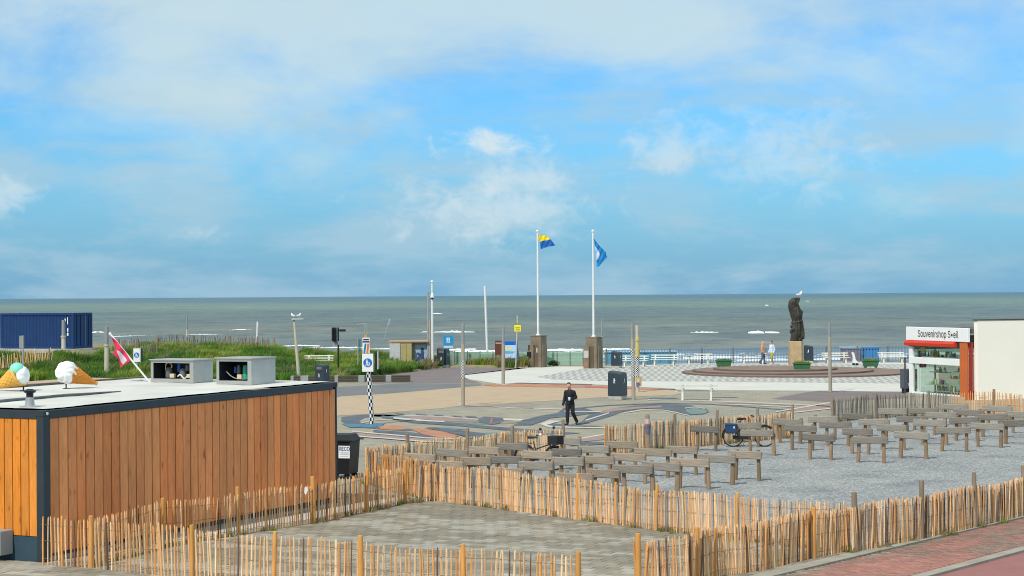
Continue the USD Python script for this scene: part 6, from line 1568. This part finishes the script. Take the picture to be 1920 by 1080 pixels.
# ------------------------------------------------------------------ souvenir shop and its neighbour
SB = np.array(G(1816, 758.5)); SB = np.array([at(1815.5, 700, 93.5)[0], 93.5]); SA = np.array([at(1703.5, 700, 98.6)[0], 98.6])
ang = math.degrees(math.atan2(*( (SA - SB)[::-1]))) - 90     # shop frame: y runs along the shop front towards the sea, x into the shop
LS = float(np.linalg.norm(SA - SB))
frame_w = mat('white_shop_frame', (0.74, 0.74, 0.72), .04, 2, .5)
t = thing('souvenir_shop', 'glass fronted souvenir shop with white sign and red awning', 'shop', (SB[0], SB[1], 0), ang)
ST, SBt = at(1703.5, 612.5, 98.6)[1], at(1703.5, 637.5, 98.6)[1]
MB().box((3.4, LS / 2 + .1, .06), (7, LS - .1, .12)).build('floor', concrete, t)
MB().box((6.5, LS / 2 + .1, ST / 2), (.2, LS - .2, ST - .2)).build('back_wall', mat('shop_inside', (0.42, 0.42, 0.38), .2, 2, .8), t)
wg = glass_mat('window_glass', (0.86, 0.93, 0.90))
MB().box((3.3, LS - .05, 1.25), (6.2, .012, 2.3)).build('sea_side_pane', wg, t)
for x_ in (.3, 1.6, 3.2, 4.8):
    MB().bbox((x_, LS - .05, 1.25), (.08, .08, 2.3), .008).build('sea_side_mullion', frame_w, t)
MB().box((3.3, LS - .05, 2.75), (6.6, .1, .7)).build('far_fascia', frame_w, t)
MB().box((3.5, LS / 2, ST - .16), (7.0, LS + .1, .22)).build('roof', mat('grey_roof_felt', (0.10, 0.095, 0.085), .2, 2, .9), t)
sg = MB().bbox((-.05, LS / 2 - .06, (ST + SBt) / 2), (.14, LS + .2, ST - SBt), .015).build('sign_board', frame_w, t)
hcap = .345
MB().text('Souvenirshop S•eil', hcap, (-.121, LS * .80, SBt + .20), (0, -1, 0), (-1, 0, 0), .01, .86).build('lettering', mat('sign_black', (0.02, 0.02, 0.02), .05, 3, .5), sg)
aw = MB(); aw.tm(trimesh.convex.convex_hull(np.array([(x_, y_, z_) for y_ in (LS * .17, LS + .06) for x_, z_ in ((-.02, SBt - .01), (-.20, SBt - .02), (-.25, SBt - .12), (-.21, SBt - .27), (-.02, SBt - .30))]))).build('red_awning_case', mat('awning_red', (0.62, 0.045, 0.02), .06, 2, .5), t)
zw1, zb1, zb0 = SBt - .32, 2.02, 1.68
MB().bbox((.0, LS - .33, zw1 / 2), (.16, .34, zw1), .01).build('corner_post', frame_w, t)
MB().bbox((.0, LS / 2 + .2, (zb1 + zb0) / 2), (.20, LS - .9, zb1 - zb0), .01).build('transom', frame_w, t)
MB().box((.0, LS - .95, zb0 / 2), (.08, .10, zb0)).build('mullion', mat('pale_green_frame', (0.55, 0.66, 0.58), .05, 2, .5), t)
MB().box((.0, LS * .5, .1), (.14, LS - .8, .2)).build('sill', frame_w, t)
MB().box((.0, LS / 2 + .1, (zw1 + zb1) / 2), (.012, LS - 1.1, zw1 - zb1)).build('upper_pane', wg, t)
MB().box((.0, LS / 2 - .3, (zb0 + .2) / 2), (.012, LS - 1.75, zb0 - .2)).build('lower_pane', wg, t)
MB().box((.0, LS - .70, (zb0 + .2) / 2), (.012, .38, zb0 - .2)).build('side_pane', wg, t)
MB().bbox((-.02, .33, SBt / 2 - .005), (.10, .62, SBt - .01), .01).build('orange_column', mat('orange_panel', (0.50, 0.12, 0.03), .1, 2, .55), t)
MB().box((.17, .0, SBt / 2), (.24, .05, SBt - .02)).build('red_side_panel', mat('dark_red_panel', (0.30, 0.03, 0.02), .12, 2, .5), t)
MB().path([(.20, -.05, .1), (.20, -.05, SBt - .1)], .03, 8).build('drain_pipe', mat('drain_red', (0.35, 0.06, 0.04), .1, 2, .5), t)
# goods in the window
r = random.Random(9)
sh = mat('shelf_board', (0.42, 0.38, 0.30), .1, 3, .7)
goods = [mat('goods_' + k, c, .1, 5, .6) for k, c in (('cream', (0.60, 0.55, 0.42)), ('teal', (0.08, 0.30, 0.30)), ('navy', (0.03, 0.06, 0.2)), ('rust', (0.40, 0.14, 0.06)), ('olive', (0.20, 0.20, 0.08)), ('white', (0.72, 0.72, 0.70)), ('green', (0.06, 0.30, 0.13)))]
for z_, y0_, y1_, dx in ((.62, 2.6, 4.2, .4), (.95, 1.0, 2.5, .5), (1.35, .8, 1.6, .4), (.70, .75, 1.4, .35), (.3, 1.2, 3.4, .4), (1.25, 2.7, 4.1, .6), (2.05, 1.0, 4.4, .35)):
    MB().box((dx, (y0_ + y1_) / 2, z_), (.45, y1_ - y0_, .03)).build('shelf', sh, t)
    y_ = y0_ + .08
    while y_ < y1_ - .08:
        w_ = r.uniform(.07, .2); h_ = r.uniform(.08, .34); g_ = r.choice(goods)
        if r.random() < .5:
            MB().lathe([(0, 0), (w_ * .5, 0), (w_ * .45, h_ * .6), (w_ * .2, h_ * .8), (w_ * .22, h_), (0, h_)], (dx + r.uniform(-.1, .1), y_, z_ + .015), 8).build('souvenir', g_, t, smooth=40)
        else:
            MB().bbox((dx + r.uniform(-.1, .1), y_, z_ + .015 + h_ / 2), (w_ * .8, w_, h_), .01).build('souvenir', g_, t)
        y_ += w_ + r.uniform(.02, .15)
MB().box((.25, LS - 1.0, 2.3), (.02, .45, .45)).build('poster', mat('poster_yellow', (0.55, 0.42, 0.12), .3, 6, .6), t); MB().box((.25, LS - 1.05, 2.12), (.025, .5, .2)).build('poster_lower', mat('poster_blue', (0.05, 0.1, 0.4), .1, 6, .6), t)
MB().box((.5, LS - .55, 1.9), (.35, .2, .9)).build('red_display', mat('maroon_panel', (0.22, 0.03, 0.05), .1, 2, .6), t)
# plastered neighbour
t = thing('cream_building', 'flat roofed building with a plain cream plastered wall', 'building', (SB[0], SB[1], 0), ang)
WT = at(1818, 601, 93.4)[1]
pw = mat('cream_plaster', (0.86, 0.81, 0.70), .03, .5, .9, bump=.05, detail=7)
MB().box((7.12, -.20, WT / 2), (13.6, .30, WT)).build('wall', pw, t)
MB().box((10.0, 2.4, ST / 2 - .1), (5.8, 4.9, ST - .2)).build('rear_volume', pw, t)
MB().bbox((7.12, -.20, WT + .03), (13.75, .36, .055), .01).build('roof_edge', mat('dark_roof_edge', (0.06, 0.065, 0.07), .1, 2, .6), t)
MB().box((8.9, -.2, WT + .115), (9, .3, .07)).build('roof_upstand', mat('grey_roof_felt', (0.10, 0.095, 0.085)), t)
MB().box((.62, -.354, .12), (.5, .004, .1)).build('wall_stain', mat('plaster_stain', (0.6, 0.53, 0.42), .1, 4, .9), t)
# grey litter bin and post beside the shop
c = G(1704, 738); t = thing('grey_bin', 'grey square litter bin with a thin post beside the shop', 'bin', (c[0] - .05, c[1] + .3, 0), ang)
MB().bbox((.15, 0, .78), (.75, .6, 1.05), .02).build('body', mat('slate_grey_bin', (0.085, 0.09, 0.105), .1, 3, .6), t); MB().box((.15, 0, .14), (.6, .5, .26)).build('foot', black_paint, t)
MB().path([(-.22, -.2, 0), (-.22, -.2, 1.9)], .045, 8).box((-.12, -.2, 1.9), (.34, .06, .05)).build('post', mat('dark_post', (0.05, 0.06, 0.06), .1, 3, .6), t)
st8 = MB(); st8.frame((.0, -.304, .5), (1, 0, 0), (0, -1, 0), [[(math.cos(a) * q_, math.sin(a) * q_) for a, q_ in [(math.pi * k / 5 + math.pi / 2, .14 if k % 2 == 0 else .06) for k in range(10)]]], .004); st8.build('star_sticker', white_paint, t)

# ------------------------------------------------------------------ people
skin_m = mat('skin', (0.50, 0.26, 0.18), .06, 6, .55)
hair_m = mat('dark_hair', (0.025, 0.02, 0.017), .2, 12, .7)
def person(label, loc, rz, J, top, legs, shoes, hair, top_long=True, bald=False, extra=None, hood=None, scale=1.0):
    """J: joints in metres facing -y. One continuous body, clothes as close shells over it."""
    t = thing('person', label, 'person', loc, rz, sc=(scale,) * 3)
    hd, nk = np.array(J['head']), np.array(J['neck'])
    ch = [[(J['pelvis'], .125), (J['chest'], .135), (nk, .062), (hd, .055)],
          [(hd + [0, 0, .02], .088), (hd + [0, -.03, -.055], .07)], [(hd + [0, -.095, -.005], .014), (hd + [0, -.10, -.03], .018)], [(hd + [.088, 0, -.01], .018), (hd + [.09, .01, .015], .016)], [(hd + [-.088, 0, -.01], .018), (hd + [-.09, .01, .015], .016)]]
    for s in 'lr':
        sh_, el, wr, ha = (np.array(J[s + k]) for k in ('sh', 'el', 'wr', 'ha'))
        ch.append([(J['chest'], .1), (sh_, .062), (el, .046), (wr, .033), (wr * .45 + ha * .55, .038)])
        d_ = ha - wr; d_ = d_ / np.linalg.norm(d_); sd_ = np.cross(d_, [0, -1, 0.2]); sd_ /= np.linalg.norm(sd_)
        base = wr * .3 + ha * .7
        for kf, ln in ((-.026, .075), (-.009, .085), (.009, .08), (.026, .062)):
            ch.append([(base + sd_ * kf, .011), (base + sd_ * kf * 1.1 + d_ * ln * .55, .0095), (base + sd_ * kf * 1.1 + d_ * ln + np.array([0, -.015, 0]), .0085)])
        ch.append([(wr * .6 + ha * .4, .014), (wr * .4 + ha * .6 - sd_ * .045, .011), (ha - sd_ * .05 + d_ * .02, .009)])
        hp, kn, an, to = (np.array(J[s + k]) for k in ('hip', 'kn', 'an', 'to'))
        ch.append([(J['pelvis'], .11), (hp, .088), (kn, .058), (an, .042)]); ch.append([(an, .042), (to, .03)])
    b = limbs(ch, .022, 5)
    MB().tm(b).build('body', skin_m, t, smooth=True)
    g = .014
    tc = [[(J['pelvis'], .15 + g), (J['chest'], .155 + g), (nk - np.array([0, 0, .04]), .075)]]
    if top_long:
        tc.append([(np.array(J['pelvis']) + [.06, 0, -.09], .125), (np.array(J['pelvis']) + [-.06, 0, -.09], .125), (J['pelvis'], .165), (np.array(J['pelvis']) + [.06, 0, -.09], .125)])
        tc.append([(np.array(J['pelvis']) + [.06, 0, -.09], .125), (J['chest'], .155), (np.array(J['pelvis']) + [-.06, 0, -.09], .125)])
    for s in 'lr':
        tc.append([(np.array(J['chest']) + [0, 0, .05], .11), (J[s + 'sh'], .066 + g), (J[s + 'el'], .052 + g), (np.array(J[s + 'wr']), .042 + g)])
    tb = limbs(tc, .028, 6); v_ = np.array(tb.vertices); v_ += (tb.vertex_normals * (.012 * (meshkit.noise(v_ * 11) - .5))[:, None])
    MB().add(v_, tb.faces).build('jacket', top, t, smooth=True)
    lc_ = []
    for s in 'lr':
        an = np.array(J[s + 'an']); kn = np.array(J[s + 'kn'])
        end = an if legs[1] else kn + (an - kn) * .1
        lc_.append([(J['pelvis'], .125), (J[s + 'hip'], .098 + g), (kn, .066 + g), (end, .052 + g)])
    MB().tm(limbs(lc_, .028, 6)).build('trousers' if legs[1] else 'shorts', legs[0], t, smooth=True)
    for s in 'lr':
        an, to = np.array(J[s + 'an']), np.array(J[s + 'to'])
        MB().tm(limbs([[(an + [0, .025, -.03], .05), (an + [0, -.05, -.035], .05), (to, .04)]], .022, 3)).build('shoe', shoes, t, smooth=True)
    hc = [[(hd + [0, .015, .045], .09), (hd + [0, .03, .0], .088)]]
    if hood: hc = [[(hd + [0, .02, .04], .1), (hd + [0, .05, -.12], .1), (nk + [0, .05, -.1], .09)]]
    MB().tm(limbs(hc, .02, 3)).build('hair', hair, t, smooth=True)
    return t
jk = mat('navy_jacket', (0.012, 0.014, 0.022), .3, 6, .75, bump=.2, bscale=20); tr = mat('charcoal_trousers', (0.016, 0.016, 0.016), .2, 6, .85)
c = G(1068, 797)
J = dict(pelvis=(0.0, 0, .92), chest=(.01, -.01, 1.30), neck=(-.01, -.02, 1.50), head=(-.035, -.05, 1.64),
         lsh=(.165, 0, 1.365), lel=(.25, .03, 1.14), lwr=(.09, -.17, 1.07), lha=(.02, -.22, 1.10),
         rsh=(-.165, 0, 1.365), rel=(-.225, .02, 1.10), rwr=(-.28, -.04, .84), rha=(-.285, -.06, .76),
         lhip=(.09, 0, .88), lkn=(.13, -.05, .50), lan=(.26, .16, .13), lto=(.25, .02, .05),
         rhip=(-.09, 0, .88), rkn=(-.09, -.08, .48), ran=(-.10, -.10, .08), rto=(-.16, -.26, .035))
tp = person('person in dark jacket and trousers walking across the square', (c[0] + .02, c[1], 0.005), -12, J, jk, (tr, True), black_paint, hair_m, True)
MB().lathe([(0, -.05), (.032, -.05), (.045, .06), (0, .06)], (.02, -.27, 1.12), 12).lathe([(0, .06), (.047, .06), (.04, .08), (0, .08)], (.02, -.27, 1.12), 12)
cup = thing('paper_cup', 'white cup held by the walking person in dark clothes', 'cup', (c[0] - .01, c[1] - .27, 1.10))
MB().lathe([(0, -.06), (.034, -.06), (.045, .055), (0, .055)], n=14).build('cup_body', white_paint, cup, smooth=40); MB().lathe([(0, .056), (.048, .056), (.043, .075), (0, .075)], n=14).build('lid', white_paint, cup, smooth=40)
Jb = dict(pelvis=(0.0, 0, .92), chest=(.0, -.01, 1.30), neck=(.0, -.02, 1.50), head=(.0, -.04, 1.64),
          lsh=(.19, 0, 1.40), lel=(.26, .06, 1.13), lwr=(.24, -.02, .9), lha=(.23, -.05, .82),
          rsh=(-.19, 0, 1.40), rel=(-.25, .02, 1.12), rwr=(-.23, -.1, .92), rha=(-.22, -.14, .85),
          lhip=(.09, 0, .88), lkn=(.10, -.12, .50), lan=(.10, -.08, .09), lto=(.10, -.24, .04),
          rhip=(-.09, 0, .88), rkn=(-.09, .02, .48), ran=(-.09, .22, .14), rto=(-.09, .1, .05))
c = G(1431, 683); person('person in a peach orange hooded coat walking behind the platform', (c[0], c[1] + .2, 0.0), 70, Jb, mat('peach_coat', (0.52, 0.27, 0.17), .12, 5, .85), (mat('blue_jeans', (0.07, 0.11, 0.17), .15, 6, .85), True), black_paint, mat('peach_hood', (0.55, 0.30, 0.19), .1, 5, .85), True, hood=True, scale=.98)
c = G(1448, 684); person('person in pale blue shirt and yellow green shorts by the statue', (c[0], c[1] + .2, 0.0), -60, Jb, mat('pale_blue_shirt', (0.50, 0.57, 0.68), .08, 5, .85), (mat('yellow_green_shorts', (0.33, 0.33, 0.05), .15, 6, .85), False), white_paint, hair_m, False, scale=1.03)
# small litter by the kerb and a twig on the gravel
c = G(1672, 1030); t = thing('litter', 'scrap of white paper at the foot of the right fence', 'litter', (c[0], c[1], .052)); MB().tm(trimesh.convex.convex_hull(np.array([(-.07, 0, 0), (.08, .02, .0), (.0, .05, .02), (-.02, -.03, .03), (.05, 0, .05)]))).build('paper', white_paint, t)
c = G(1408, 872); t = thing('twig', 'dark twig lying on the gravel right of the left hurdles', 'twig', (c[0], c[1], .012)); MB().path([(-.1, 0, .012), (.0, .01, .02), (.1, 0, .012)], [.008, .012, .006], 6).build('stick', black_paint, t)

# shrubs by the pillars and the notice boards
def shrub(label, px, D, w_, h_, seed, k=(0, 2), z0=0.0):
    x, _ = at(px, 660, D); r = random.Random(seed)
    t = thing('shrub', label, 'shrub', (x, D, z0))
    for q in range(2):
        b = MB()
        for _ in range(260):
            a, el = r.uniform(0, 6.28), math.acos(r.uniform(0, 1)); rr = r.uniform(.55, 1.05)
            p_ = np.array([math.cos(a) * math.sin(el) * w_ / 2 * rr, math.sin(a) * math.sin(el) * w_ / 2 * rr, math.cos(el) * h_ * rr * .9 + .06])
            u_ = np.array([r.gauss(0, 1) for _ in range(3)]); u_ /= np.linalg.norm(u_); v_ = np.cross(u_, [r.gauss(0, 1) for _ in range(3)]); v_ /= np.linalg.norm(v_) + 1e-9
            s_ = r.uniform(.035, .07)
            b.add([p_ - u_ * s_, p_ + v_ * s_ * .6, p_ + u_ * s_ * 1.2, p_ - v_ * s_ * .6], [[0, 1, 2, 3]])
        b.build('leaves', grass_ms[k[q]], t, kind='stuff')
    st = MB()
    for _ in range(7):
        a = r.uniform(0, 6.28); st.tube((0, 0, -.05), (math.cos(a) * w_ * .35, math.sin(a) * w_ * .35, h_ * .75), .014, .006, 5)
    st.build('stems', mat('shrub_stem', (0.12, 0.08, 0.05), .2, 8, .9), t)
shrub('small bright green bush right of the left gate pillar', 1037, 141.5, .75, .42, 1)
shrub('green bush between information board and left gate pillar', 984, 140.2, .9, .9, 2)
shrub('dark green bush behind the plant pot left of the utility kiosk', 722, 139.8, .9, 1.0, 3, (2, 0))
shrub('low green shrub between the plant pot and the grey cabinet', 735, 138.8, .6, .3, 4)

# weeds along the fences
wr = random.Random(77); wp, wk, ws = [], [], []
for pts_, nn in ((fB, 90), (fC, 120), (fE, 60), (fI, 60), (fF, 50), (fH, 30), (fJ, 40)):
    for _ in range(nn):
        i = wr.randrange(len(pts_) - 1); q = wr.random()
        c = np.asarray(pts_[i]) * (1 - q) + np.asarray(pts_[i + 1]) * q
        wp.append((c[0] + wr.gauss(0, .10), c[1] + wr.gauss(0, .10), .01)); wk.append(wr.choice([0, 2, 3, 3, 3])); ws.append(wr.uniform(.10, .30))
grass('weeds', 'small dry weeds growing along the feet of the picket fences', wp, wk, ws, 9)
